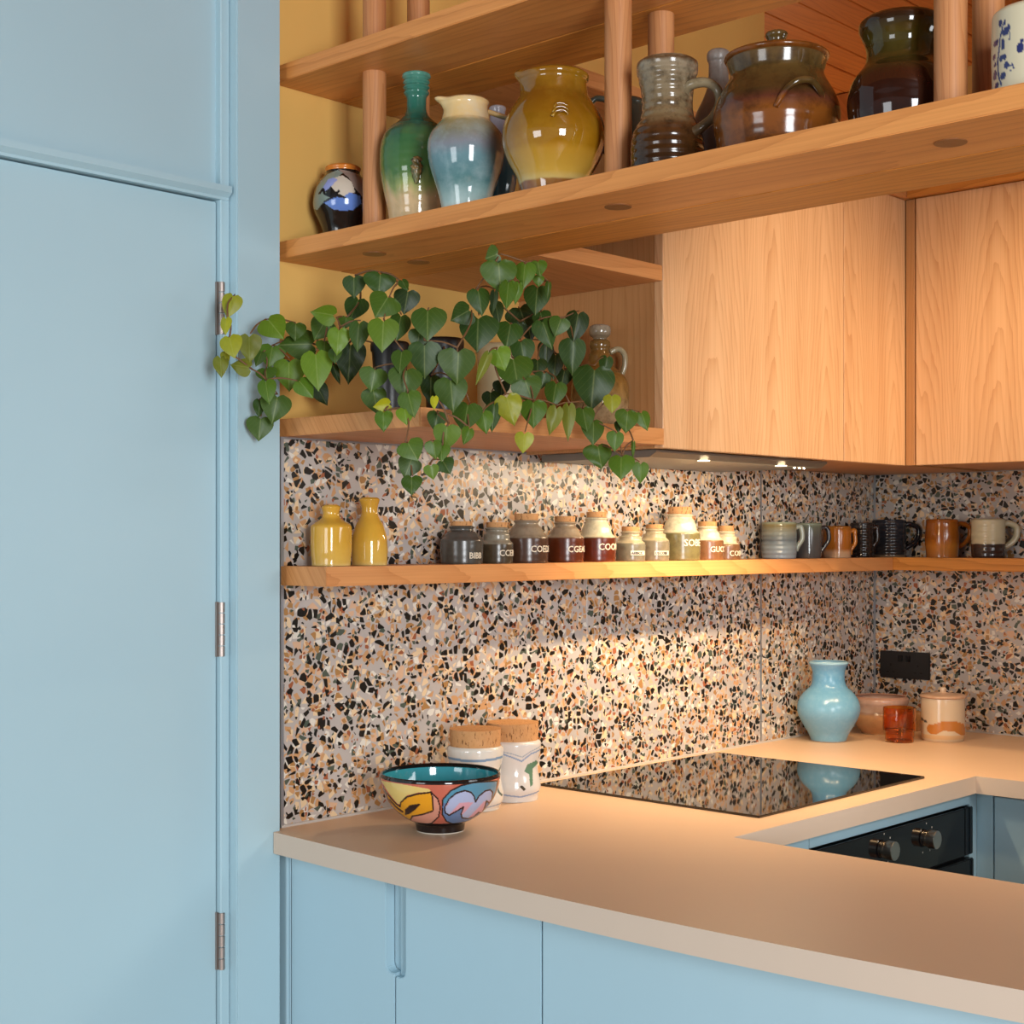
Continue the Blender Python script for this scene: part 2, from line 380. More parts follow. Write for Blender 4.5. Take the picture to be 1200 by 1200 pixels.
# ------------------------------------------------------------------ worktop
outer = []
for i in range(25):
    x = 0.0215 + (2.0-0.0215)*i/24
    y = -0.030 - 0.030*math.sin(min(x/0.78, 1)*PI/2) + (0.0 if x < 0.78 else 0.092*(x-0.78)**1.75)
    outer.append((x, y))
poly = [(0.0, -0.0145), (0.0215, -0.0145)] + outer + [(2.0, 0.445), (0.598, 0.445), (0.598, 1.302), (2.0, 1.302), (2.0, YC), (0.0, YC)]
wt = thing('worktop', 'continuous U shaped matt tan worktop with square edge coloured as if daylit and rounded front', 'worktop', (0.3, 0.9, ZW-0.035))
b = PRISM(poly, ZW-0.035, ZW, 'z')
o = obj('top_slab', b, [M['worktop'], M['worktop_edge']], wt)
for p in o.data.polygons:
    if abs(p.normal.z) < 0.5: p.material_index = 1

# ------------------------------------------------------------------ peninsula cabinets (blue)
def cutdoor(x0, x1, z0, z1, nx0, nx1, nz, r=0.012):
    """door outline in x,z with a notch (finger pull) at one top corner"""
    pts = [(x0, z0), (x1, z0)]
    if nx1 == x1:      # notch on right
        pts += [(x1, nz), (nx0+r, nz)] + [(nx0+r-r*math.sin(a), nz+r-r*math.cos(a)) for a in (PI/6, PI/3, PI/2)] + [(nx0, z1), (x0, z1)]
    else:
        pts += [(x1, z1), (nx1, z1)] + [(nx1-r+r*math.cos(a), nz+r-r*math.sin(a)) for a in (0, PI/6, PI/3, PI/2)] + [(x0, nz)]
    return pts
ZU = ZW-0.035-0.003
pc = thing('base_cabinet', 'blue peninsula base cabinet with narrow door beside the door frame', 'cabinet', (0.15, 0.2, 0.1))
obj('carcass', BX(0.0215, 0.278, 0.022, 0.40, 0.1, ZU), M['blue_cab'], pc)
obj('pull_backing', BX(0.2565, 0.2785, 0.0205, 0.0218, 0.70, ZU-0.002), M['blue_cab'], pc)
obj('filler_strip', BX(0.0, 0.0205, -0.003, 0.018, 0.1, ZU, 0.0006, 1), M['blue_cab'], pc)
obj('filler_strip', BX(0.0215, 0.0245, 0.002, 0.022, 0.1, ZU, 0.0006, 1), M['blue_cab'], pc)
obj('door', PRISM(cutdoor(0.0285, 0.2785, 0.12, ZU-0.004, 0.2585, 0.2785, 0.712), 0.0, 0.0195, 'y', 0.0012), M['blue_cab'], pc)
pc2 = thing('base_cabinet', 'blue peninsula base cabinet with wider door and shared finger pull', 'cabinet', (0.43, 0.2, 0.1))
obj('carcass', BX(0.281, 0.580, 0.022, 0.40, 0.1, ZU), M['blue_cab'], pc2)
obj('door', PRISM(cutdoor(0.2815, 0.5805, 0.12, ZU-0.004, 0.2815, 0.3035, 0.708), 0.0, 0.0195, 'y', 0.0012), M['blue_cab'], pc2)
obj('pull_backing', BX(0.2795, 0.2978, 0.013, 0.0215, 0.70, ZU-0.002), M['blue_cab'], pc2)
obj('pull_edge', BX(0.2990, 0.3034, 0.006, 0.0195, 0.709, ZU-0.002, 0.0008, 1), M['blue_cab'], pc2)
pc3 = thing('end_panel', 'long plain blue cladding panel under the rounded worktop front', 'panel', (1.2, 0.2, 0.1))
obj('carcass', BX(0.583, 1.9, 0.06, 0.40, 0.1, ZU), M['blue_cab'], pc3)
cpts = [(0.5845, 0.0)] + [(0.5845+(1.9-0.5845)*i/12, 0.0+(0 if i < 1 else 0.0)+max(0, (0.5845+(1.3155)*i/12-0.78))**1.75*0.075) for i in range(1, 13)]
obj('cladding', PRISM(cpts + [(1.9, 0.12), (0.5845, 0.055)], 0.1, ZU, 'z'), M['blue_cab'], pc3)
# kitchen side cabinets
pk = thing('base_cabinet', 'blue base cabinet casing beside the oven under the hob', 'cabinet', (0.3, 0.55, 0.1))
obj('side_casing', BX(0.05, 0.58, 0.45, 0.700, 0.1, ZU), M['blue_cab'], pk)
oh = thing('oven_housing', 'blue oven housing with rail above the black oven', 'cabinet', (0.3, 1.0, 0.1))
obj('top_rail', BX(0.05, 0.580, 0.702, 1.309, 0.841, ZU), M['blue_cab'], oh)
obj('corner_filler', BX(0.05, 0.580, 1.3095, 1.343, 0.1, ZU), M['blue_cab'], oh)
xc = onY(1165.5, 930, 1.345).x
rc = thing('base_cabinet', 'blue base cabinet in the corner right of the oven', 'cabinet', (0.9, 1.6, 0.1))
obj('corner_filler', BX(0.5803, xc-0.003, 1.3435, 1.9, 0.1, ZU), M['blue_cab'], rc)
obj('door', BX(xc, 1.25, 1.343, 1.363, 0.12, ZU-0.006, 0.0015, 1), M['blue_cab'], rc)
obj('carcass', BX(xc, 1.9, 1.366, 1.9, 0.1, ZU), M['blue_cab'], rc)
obj('door', BX(1.253, 1.85, 1.343, 1.363, 0.12, ZU-0.006, 0.0015, 1), M['blue_cab'], rc)
# oven
ov = thing('oven', 'black built in oven with two steel knobs below the hob', 'oven', (0.3, 1.0, 0.2))
obj('oven_body', BX(0.1, 0.574, 0.710, 1.300, 0.25, 0.836), M['black'], ov)
obj('control_panel', BX(0.575, 0.590, 0.706, 1.270, 0.742, 0.838, 0.0015, 2), M['oven_black'], ov)
obj('side_trim', BX(0.575, 0.590, 1.271, 1.306, 0.742, 0.838, 0.0015, 2), M['oven_black'], ov)
obj('oven_door', BX(0.575, 0.592, 0.706, 1.306, 0.25, 0.734, 0.002, 2), M['oven_black'], ov)
def xcyl(x0, x1, y, z, r, n=32, bev=0.0008, r2=None):
    b = CYL((0, 0), r, 0, x1-x0, n, r2=r2, bev=bev)
    bmesh.ops.transform(b, matrix=Matrix.Translation((x0, y, z)) @ Matrix.Rotation(PI/2, 4, 'Y'), verts=b.verts); return b
for px, py in ((1036, 995.5), (1085.5, 982.5)):
    q = onX(px, py, 0.590)
    kb = obj('knob_collar', xcyl(0.5895, 0.5955, q.y, q.z, 0.0158), M['steel'], ov, smooth='angle')
    obj('knob', xcyl(0.5965, 0.6135, q.y, q.z, 0.0176), M['steel'], ov, smooth='angle')
    ticks = []
    for a in range(-150, 151, 50):
        if a in (-100,): continue
        yy = q.y+0.029*math.sin(math.radians(a)); zz = q.z+0.029*math.cos(math.radians(a))
        obj('dial_mark', BX(0.5898, 0.5904, yy-0.0007, yy+0.0007, zz-0.0016, zz+0.0016), M['white'], ov)
obj('handle', TUBE([(0.632, 0.76, 0.7), (0.632, 1.25, 0.7)], 0.008, 16, 1), M['steel'], ov, smooth='angle')
obj('handle_bracket', BX(0.591, 0.634, 1.235, 1.25, 0.692, 0.708, 0.001, 1), M['steel'], ov)
obj('handle_bracket', BX(0.591, 0.634, 0.76, 0.775, 0.692, 0.708, 0.001, 1), M['steel'], ov)
# hob
hb = thing('hob', 'black glass hob lying flush on the tan worktop', 'hob', (0.28, 0.9, ZW))
obj('glass_plate', BX(0.030, 0.536, 0.612, 1.206, ZW, ZW+0.0045, 0.0012, 2), M['glass_black'], hb)

# ------------------------------------------------------------------ wall cabinets
ZK = 1.545
XF = 0.345
FC = (0.335, 1.500)   # inner corner of the cabinet fronts
w1 = thing('wall_cabinet', 'wood veneer wall cabinet with wide door next to the plant shelf', 'cabinet', (0.17, 0.92, ZK))
obj('side_panel', BX(XY, 0.314, 0.606, 0.624, ZK, 2.14), M['wood_side'], w1)
obj('carcass', BX(XY, 0.314, 0.6245, 1.233, ZK+0.006, 2.14), M['wood_side'], w1)
obj('door', BX(0.3145, 0.3345, 0.606, 1.2335, ZK, 2.139, 0.0008, 1), M['wood_z'], w1)
w2 = thing('wall_cabinet', 'narrow wood veneer wall cabinet in the inner corner', 'cabinet', (0.17, 1.37, ZK))
obj('carcass', BX(XY, 0.314, 1.2355, 1.94, ZK+0.002, 2.14), M['wood_side'], w2)
obj('door', BX(0.3145, 0.3345, 1.2365, 1.4995, ZK, 2.139, 0.0008, 1), M['wood_z'], w2)
w3 = thing('wall_cabinet', 'wood veneer wall cabinet on the right hand wall', 'cabinet', (1.0, 1.7, ZK))
xg = onY(1072.5, 500, 1.5).x
obj('corner_filler', BX(0.3355, xg-0.0015, 1.500, 1.52, ZK, 2.139, 0.0006, 1), M['wood_side'], w3)
obj('carcass', BX(0.3355, 2.0, 1.5215, YC-0.002, ZK+0.004, 2.14), M['wood_side'], w3)
obj('door', BX(xg+0.0015, 1.05, 1.500, 1.52, ZK, 2.139, 0.0008, 1), M['wood_z'], w3)
obj('door', BX(1.053, 1.7, 1.500, 1.52, ZK, 2.139, 0.0008, 1), M['wood_z'], w3)
# extractor under the first cabinet
hd = thing('extractor_hood', 'slim steel extractor hood under the wide wall cabinet', 'hood', (0.17, 0.92, 1.52))
obj('underside', PRISM([(0.02, 1.5445), (0.300, 1.5445), (0.300, 1.540), (0.285, 1.531), (0.02, 1.531)], 0.63, 1.225, 'y'), M['steel_dark'], hd)
for yy in (0.80, 1.07):
    obj('lamp_lens', CYL((0.285, yy), 0.012, 1.5298, 1.5315, 24), M['emit'], hd)
    spot('hood_lamp', (0.315, yy, 1.526), (0.20, yy, 0.9), 8.0, (1.0, 0.76, 0.48), 125, 0.9, 0.015)
area('hood_strip_light', (0.312, 0.95, 1.526), (0.13, 0.95, 0.9), 0.5, 0.02, 3.6, (1.0, 0.76, 0.48))
for i in range(3):
    obj('switch', CYL((0.275, 1.135+0.018*i), 0.0045, 1.5275, 1.531, 16), M['steel'], hd)

# ------------------------------------------------------------------ shelves
ps = thing('plant_shelf', 'short thick wooden wall shelf carrying the trailing plants', 'shelf', (0.16, 0.3, ZS))
obj('board', BX(XY, 0.3355, 0.0, 0.6045, ZS, 1.579, 0.0012, 2), M['wood_y'], ps)
obj('end_lipping', BX(0.3360, 0.3375, 0.0, 0.6045, ZS, 1.579), M['wood_y'], ps)
ms = thing('spice_shelf', 'thin wooden shelf running along the terrazzo with jars and mugs', 'shelf', (0.06, 0.9, 1.303))
obj('board', BX(0.0005, 0.118, 0.0, 1.84, 1.303, ZM, 0.001, 2), M['wood_y'], ms)
obj('board', BX(0.0005, 2.0, 1.8405, YC-0.0005, 1.303, ZM, 0.001, 2), M['wood_x'], ms)
su = thing('open_shelf_unit', 'big two tier open wooden shelving on round posts above the peninsula', 'shelving', (0.7, 0.13, 1.846))
YB = 0.268
for zb, zt, xf in ((1.846, ZB, 0.334), (2.1405, ZT, 0.358)):
    obj('board', BX(XY, 2.0, 0.0, 0.1465, zb, zt, 0.0012, 2), M['wood_xf'], su)
    obj('board', BX(XY, 2.0, 0.1475, YB, zb-0.0005, zt, 0.0012, 2), M['wood_x'], su)
    obj('return_board', BX(XY, xf, YB+0.0008, 0.6052, zb, zt, 0.0012, 2), M['wood_y'], su)
obj('top_board', BX(XY, 0.345, 0.6057, YC, 2.1405, ZT, 0.0012, 2), M['wood_y'], su)
obj('top_board', BX(0.346, 2.0, 1.485, YC, 2.1405, ZT, 0.0012, 2), M['wood_x'], su)
PY0, PY1 = 0.077, 0.176
for px in (0.147, 0.657, 1.158, 1.66):
    for py in (PY0, PY1):
        obj('post', CYL((px, py), 0.0192, ZB, 2.1405, 28), M['wood_post'], su, smooth='angle')
        obj('post', CYL((px, py), 0.0192, ZT, 2.655, 28), M['wood_post'], su, smooth='angle')
        if py == PY0 or px < 0.2: obj('dowel_plug', CYL((px, py), 0.0192, 1.8448, 1.8462, 28), M['wood_plug'], su)
# socket on the right-hand splashback
a_ = onY(1031.5, 762, YC-0.005); b_ = onY(1089.5, 800, YC-0.005)
so = thing('wall_socket', 'black double wall socket on the right terrazzo wall', 'socket', ((a_.x+b_.x)/2, YC, a_.z-0.08))
sz0 = a_.z-0.086*0.72*(1.0); 
obj('face_plate', BX(a_.x, b_.x, YC-0.007, YC-0.0002, b_.z+0.006, a_.z, 0.0015, 2), M['black'], so)
sw = []; pn = []
mx_ = (a_.x+b_.x)/2
for s_ in (-1, 1):
    obj('rocker_switch', BX(mx_+s_*0.011-0.006, mx_+s_*0.011+0.006, YC-0.0095, YC-0.007, a_.z-0.026, a_.z-0.010, 0.0008, 1), M['oven_black'], so)
    cx_ = mx_+s_*(b_.x-mx_)*0.55; cz_ = (a_.z+b_.z)/2-0.006
    pn += [BX(cx_-0.002, cx_+0.002, YC-0.0076, YC-0.0069, cz_+0.005, cz_+0.012), BX(cx_-0.012, cx_-0.005, YC-0.0076, YC-0.0069, cz_-0.011, cz_-0.008), BX(cx_+0.005, cx_+0.012, YC-0.0076, YC-0.0069, cz_-0.011, cz_-0.008)]
obj('pin_slot', join(*pn), M['dark'], so)

# ------------------------------------------------------------------ pottery
def px_prof(P, prof, zmin):
    d = depth(P); out = [(H-(y-HY)/F*d, r*d/F) for y, r in prof]
    out = [q for q in out if q[0] > zmin+0.0015]
    out.append((zmin+0.0005, out[-1][1]*0.985)); return out, d/F
CDIR = lambda P: math.atan2(CAM.y-P.y, CAM.x-P.x)    # bearing of the viewer from a pot
def pp(P, x, y, out=0.0):
    """point in the plane through P facing the viewer, at picture x,y; out = metres toward the viewer"""
    d = depth(P); return CAM + ray(x, y)*(d-out)
def pot(name, label, cat, cx, where, zb, prof, mat, handle=None, hrad=None, group=None, part='body', closed=False, sub=3, spout=None, sq=0, wall=0.004, hmat=None, mod=None, hflat=None, n=56):
    kind, val = where
    P = onY(cx, 600, val) if kind == 'Y' else onX(cx, 600, val) if kind == 'X' else onZ(cx, val, zb)
    P.z = zb
    t = thing(name, label, cat, P, group)
    pr, s = px_prof(P, prof, zb)
    if spout: spout = (CDIR(P)+math.radians(spout[0]), spout[1], H-(spout[2]-HY)/F*depth(P), spout[3]*s)
    o = obj(part, LATHE(P, pr, n, wall, sub, closed, sq, spout, mod), mat, t, smooth='angle')
    if handle:
        obj('handle', TUBE([pp(P, x, y, (q[0] if q else 0)) for x, y, *q in handle], [r*s for r in hrad] if isinstance(hrad, (list, tuple)) else hrad*s, 12, 5, flat=hflat), hmat or mat, t, smooth=True)
    return t, P, s, pr
def paint(o, fn, P, s):
    """fill the colour attribute: fn(u, h) with u = sideways offset in picture px seen from the front, h = height px above foot"""
    me = o.data; ca = me.color_attributes.new('Col', 'FLOAT_COLOR', 'POINT'); org = WL[o.name]
    ang = CDIR(P); fx, fy = math.cos(ang), math.sin(ang); rx, ry = -fy, fx
    for v in me.vertices:
        wx = v.co.x+org.x-P.x; wy = v.co.y+org.y-P.y; r = math.hypot(wx, wy)
        u = (wx*rx+wy*ry)/s; f = wx*fx+wy*fy
        inner = (v.normal.x*wx+v.normal.y*wy) < -1e-5*0 - 0.02*r
        ca.data[v.index].color = lin(fn(u, (v.co.z+org.z-P.z)/s, f >= 0, inner))
def inpoly(x, y, pts):
    c = False; j = len(pts)-1
    for i in range(len(pts)):
        xi, yi = pts[i]; xj, yj = pts[j]
        if (yi > y) != (yj > y) and x < (xj-xi)*(y-yi)/(yj-yi)+xi: c = not c
        j = i
    return c
def seg(x, y, pts):
    d = 1e9
    for (x0, y0), (x1, y1) in zip(pts, pts[1:]):
        L = (x1-x0)**2+(y1-y0)**2; t = max(0, min(1, ((x-x0)*(x1-x0)+(y-y0)*(y1-y0))/L)) if L else 0
        d = min(d, math.hypot(x-x0-t*(x1-x0), y-y0-t*(y1-y0)))
    return d

# --- top shelf, left to right
t, P, s, _ = pot('vase', 'small round black vase with blue swirls and orange rim left of the first post', 'vase', 402, ('Y', 0.10), ZB,
    [(196, 19), (198, 21), (202, 20), (206, 21), (213, 27), (223, 32.5), (236, 35), (248, 33.5), (260, 28), (270, 24), (280, 22)], painted('blue_swirl_glaze'), n=220, sub=12, wall=0.003)
bo = t.children[0] if t.children else [c for c in bpy.data.objects if c.parent == t][0]
d_ = depth(P)
def f(u, h, fr, inn):
    x = 402+u; y = HY-(P.z+h*s-H)*F/d_
    if y < 202: return 'd07a2c'
    if inn: return '1a1513'
    if not fr: x = 402-u
    ln = [(375, 232), (379, 228), (381, 234), (386, 237), (392, 236), (397, 232)]
    if seg(x, y, ln) < 1.5 or seg(x, y, [(381, 243), (390, 239), (398, 237), (405, 240)]) < 1.2: return '14131a'
    if inpoly(x, y, [(380, 244), (392, 238), (400, 240), (410, 233), (422, 236), (423, 244), (414, 252), (402, 254), (390, 252)]): return '5d7fc4'
    if inpoly(x, y, [(366, 245), (372, 222), (384, 208), (396, 204), (402, 208), (396, 214), (385, 216), (378, 228), (390, 240), (380, 243), (372, 250)]): return '7f8f86'
    if inpoly(x, y, [(372, 230), (376, 216), (388, 212), (396, 218), (386, 228), (376, 234)]): return '8f9ad0'
    if inpoly(x, y, [(390, 214), (402, 212), (412, 220), (416, 232), (404, 238), (394, 234), (388, 226)]): return 'cbbfae'
    if inpoly(x, y, [(396, 203), (420, 207), (430, 222), (424, 236), (416, 228), (408, 214)]): return '8d7a70'
    return '15110f'
paint(bo, f, P, s)

g_green = glaze('green_drip_glaze', [(0, 'd8b98c'), (0.18, 'd2b184'), (0.27, '8f9a5a'), (0.36, '4a6e3a'), (0.55, '426a40'), (0.66, '2d5240'), (0.76, '2c6454'), (0.9, '3f7c6c'), (1, '629a8a')], 0.08, '1f4f3a', 0.3, 25, 0.03, 0.12, 500, 0.28)
t, P, s, _ = pot('bottle_vase', 'tall green bottle vase with ringed neck and sandy foot', 'vase', 488, ('Y', 0.095), ZB,
    [(88, 16.5), (91, 16.8), (93.5, 14), (97, 15.8), (100, 13.5), (103, 15.6), (106, 13.3), (109.5, 15), (114, 12), (120, 11.5), (130, 11.8), (137, 15), (143, 21), (149, 29), (151, 31), (156, 36), (164, 40), (176, 42.5), (190, 43), (206, 42), (225, 38.5), (245, 34), (262, 32)], g_green, sub=4)
zq = pp(P, 485, 203).z
obj('moulded_seal', LATHE(pp(P, 488, 203, 43*s*0.93), [(zq+0.014, 0.002), (zq+0.009, 0.0085), (zq+0.002, 0.0075), (zq-0.003, 0.0095), (zq-0.010, 0.0085), (zq-0.022, 0.005), (zq-0.03, 0.0015)], 22, closed=True, mod=lambda a, z: 0.0012*math.sin(a*5+z*700)), glaze('seal_brown', [(0, '6f7a52'), (0.4, '5d5a34'), (1, '3a3322')], 0.2, 'b98f5a', 0.8, 140), t, smooth=True)
g_jug = glaze('lilac_blue_glaze', [(0, 'c3cdc4'), (0.08, '9fb8b4'), (0.25, '537b7d'), (0.45, '668890'), (0.55, '7d8088'), (0.66, '7c7a66'), (0.76, '9a8e62'), (0.80, 'd8b77c'), (1, 'e0c088')], 0.07, 'b9c9cc', 0.35, 18, 0.05, 0.08, 300, 0.1)
t, P, s, _ = pot('jug', 'cream topped jug fading to lilac and teal next to the green bottle vase', 'jug', 546, ('Y', 0.062), ZB,
    [(119, 26), (121, 27.5), (124, 25.5), (133, 26.5), (142, 29), (144, 30.5), (150, 36), (158, 42), (168, 45), (180, 45), (195, 42.5), (210, 38), (225, 33), (246, 28)], g_jug,
    handle=[(572, 131), (584, 135), (596, 140, -0.01), (600, 152, -0.02), (592, 166, -0.02)], hrad=[3, 3.2, 3.2, 3, 2.5], spout=(-82, 0.30, 131, 11))
pot('jug', 'lilac grey jug half hidden between the cream topped jug and mustard jug', 'jug', 583, ('Y', 0.205), ZB,
    [(126, 9.5), (128, 10), (133, 9), (143, 9.5), (155, 13), (172, 19), (195, 23), (215, 22), (235, 18)], glaze('lilac_teal_glaze', [(0, '2f4c55'), (0.6, '3a5a66'), (0.8, '8f8fa0'), (1, 'a9a4a8')], 0.1))
g_must = glaze('mustard_glaze', [(0, '7a4526'), (0.085, '7c4526'), (0.10, 'c0a868'), (0.15, 'b8923c'), (0.30, 'aa7e28'), (0.35, '94660f'), (0.55, '865a0c'), (0.8, '784c0c'), (1, '8a5c10')], 0.05, 'b08a2a', 0.35, 14, 0.012, 0.05, 260, 0.02, 0.8)
t, P, s, _ = pot('jug', 'large glossy mustard yellow jug with bare brown foot', 'jug', 649, ('Y', 0.066), ZB,
    [(88, 38), (90, 41), (94, 41), (98, 38.5), (106, 39), (114, 40.5), (122, 45.5), (132, 52), (145, 58), (160, 60.8), (172, 60), (185, 55.5), (197, 49.5), (208, 43.5), (226, 38)], g_must, sub=4, spout=(-78, 0.22, 110, 7), n=80)
for k_ in range(3):
    obj('applied_ridge', TUBE([pp(P, 647+k_*1.5, 136-k_*4.6, 0.0775-k_*0.0045), pp(P, 652, 130-k_*4.4, 0.0768-k_*0.0045), pp(P, 660, 129-k_*4.0, 0.0758-k_*0.0045), pp(P, 666, 133-k_*4.2, 0.0735-k_*0.0045)], 1.7*s, 8, 4), g_must, t, smooth=True)
pot('jug', 'dark green grey jug hidden behind the middle post', 'jug', 736, ('Y', 0.225), ZB,
    [(118, 18), (121, 19), (126, 18), (140, 21), (160, 24), (180, 24), (205, 20)], glaze('slate_green_glaze', [(0, '3c463a'), (1, '5b6256')], 0.2),
    handle=[(720, 122), (706, 116), (696, 117), (690, 130), (694, 160), (712, 180)], hrad=3.6)
g_tank = glaze('salt_glaze_grey_brown', [(0, '2c1c12'), (0.2, '40260f'), (0.38, '52341c'), (0.48, '786244'), (0.8, '83735a'), (0.93, '90816a'), (0.97, '5a3e24'), (1, '988a70')], 0.14, '2c1a0c', 0.75, 70, 0.06, 0.45, 560, 0.1)
g_tankh = glaze('salt_glaze_handle', [(0, '54402a'), (1, '8b7c60')], 0.16, '33210f', 0.6, 60)
pot('tankard', 'grey and brown ribbed stoneware tankard jug with big loop handle', 'jug', 782, ('Y', 0.075), ZB,
    [(73, 33), (75, 35.5), (80, 36), (87, 35.5), (90, 34), (97, 33), (105, 31), (118, 29.8), (130, 30), (142, 32.5), (150, 37), (158, 40.5), (172, 43), (198, 43)], g_tank, sub=4,
    handle=[(803, 118, 0.012), (804, 105, 0.022), (813, 98, 0.03), (829, 97, 0.034), (841, 106, 0.034), (843, 121, 0.034), (836, 137, 0.034), (822, 149, 0.034), (809, 157, 0.03)], hrad=[6, 6.2, 6, 5.6, 5.4, 5.4, 5.6, 6, 6.6], hmat=g_tankh)
pot('bottle', 'grey stoneware bottle neck rising behind the ribbed tankard', 'bottle', 842, ('Y', 0.215), ZB,
    [(60, 11), (62, 13), (66, 13.8), (71, 13), (76, 11.5), (95, 12), (105, 14), (118, 19), (135, 27), (155, 31), (185, 30)], glaze('lilac_grey_stoneware', [(0, '5b4a3a'), (0.6, '776b62'), (1, '8e847c')], 0.35, '5a4b42', 0.5, 80), sub=4)
g_pot = glaze('treacle_glaze', [(0, '6e3c14'), (0.35, '7c4618'), (0.47, '5a3020'), (0.55, '463016'), (0.8, '54401f'), (1, '604626')], 0.13, '25140a', 0.7, 38, 0.06, 0.15, 350, 0.05)
t, P, s, _ = pot('lidded_pot', 'round brown lidded stoneware pot with side lug handle', 'pot', 910, ('Y', 0.10), ZB,
    [(70, 55), (73, 58), (78, 57), (88, 54.5), (96, 57), (108, 64), (120, 70), (133, 73.3), (148, 73.5), (165, 70), (190, 60)], g_pot, sub=4, n=80)
pr, _ = px_prof(P, [(37, 8), (38.5, 12), (42, 13), (46, 11), (50, 10), (54, 12.5), (58, 20), (61, 34), (63, 48), (65.5, 58), (68, 61), (71, 60), (73, 57)], ZB)
lid = obj('lid', LATHE(P, pr[:-1], 72, closed=True), g_pot, t, smooth='angle')
obj('handle', TUBE([pp(P, 909, 125, 0.080), pp(P, 920, 106, 0.086), pp(P, 934, 95, 0.090), pp(P, 950, 94, 0.084), pp(P, 960, 105, 0.074), pp(P, 963, 118, 0.062), pp(P, 957, 132, 0.060)], [3.2*s, 3.8*s, 4.2*s, 4.2*s, 4*s, 3.6*s, 3*s], 12, 5), g_pot, t, smooth=True)
pot('pot', 'dark brown olive wide mouthed pot behind the right post', 'pot', 1057, ('Y', 0.125), ZB,
    [(24, 45), (27, 48.5), (32, 49.5), (38, 48.5), (50, 43), (62, 40.5), (72, 41.5), (80, 46), (90, 54), (102, 60), (118, 63), (135, 62), (160, 58)],
    glaze('tenmoku_glaze', [(0, '2b130b'), (0.45, '35180d'), (0.6, '3b2e10'), (0.8, '43380f'), (0.93, '2f1c0b'), (1, '3d1d0c')], 0.07, '1c0d07', 0.5, 20, 0.04, 0.25, 260), sub=4, n=72)
t, P, s, _ = pot('storage_jar', 'cream jar with blue brushwork flowers at the right end of the shelf', 'jar', 1216, ('Y', 0.085), ZB,
    [(15, 49), (18, 51), (25, 51.5), (60, 52), (90, 51.5), (125, 50)], painted('blue_flower_glaze', 0.25, 0.02), n=240, sub=16, wall=0.004)
d2 = depth(P)
blobs = [(1175, 33, 2.2, 4), (1181, 45, 3.8, 5), (1170, 53, 3, 4.5), (1180, 34, 1.6, 3), (1178, 57, 2, 5), (1178, 63, 2, 3), (1168, 68, 1.6, 4), (1176, 74, 2.4, 3.6), (1180, 74, 2, 3.6), (1184, 42, 3, 3.5), (1169, 90, 2, 6), (1178, 95, 3, 5), (1182, 84, 3, 3.6), (1197, 69, 4, 6), (1199, 61, 2.5, 3), (1169, 78, 1.6, 2.8), (1214, 60, 4, 5), (1222, 70, 4, 6), (1230, 50, 4, 4), (1171, 103, 2.5, 4), (1208, 88, 3, 5)]
def f(u, h, fr, inn):
    x = 1216+u; y = HY-(P.z+h*s-H)*F/d2
    if not fr: x = 1216-u
    if inn: return 'c9bea0'
    for bx, by, a, c in blobs:
        if ((x-bx)/a)**2+((y-by)/c)**2 < 1: return '232c62'
    if seg(x, y, [(1178, 36), (1175, 50), (1174, 62), (1172, 75), (1173, 92), (1176, 104)]) < 0.9 or seg(x, y, [(1186, 48), (1186, 55), (1184, 57)]) < 0.7 or seg(x, y, [(1182, 88), (1188, 85), (1190, 90), (1186, 92)]) < 0.8: return '3a4470'
    return 'cfc6a8'
paint([c for c in bpy.data.objects if c.parent == t][0], f, P, s)

# --- spice shelf: yellow bottles
gy = glaze('honey_yellow_glaze', [(0, 'd9bd78'), (0.06, 'd5ad52'), (0.4, 'cf9f3a'), (1, 'cf9c38')], 0.08, 'b8862a', 0.3, 22, 0.03, 0.05, 200)
XS = 0.062
t, P, s, _ = pot('bottle', 'squat squared yellow bottle with cork nearest the door frame', 'bottle', 388, ('X', XS), ZM,
    [(593, 9.8), (595, 10.8), (599, 9.4), (604, 9.4), (608, 11.5), (613, 19), (616, 22.2), (619, 23), (628, 23.2), (645, 23), (655, 22), (663, 19)], gy, sq=0.12, sub=4)
P2 = pp(P, 388, 592); obj('cork', CYL(P, 7.5*s, P2.z-0.004, P2.z+0.002, 24, bev=0.0006), M['cork'], t, smooth='angle')
pot('bottle', 'tall pear shaped yellow bottle beside the squat one', 'bottle', 433, ('X', XS), ZM,
    [(584, 10.8), (585.5, 12), (588, 11.5), (594, 9.8), (602, 9.8), (608, 12), (616, 16.5), (628, 20), (643, 21.3), (655, 21), (663, 19)], gy, sub=4)
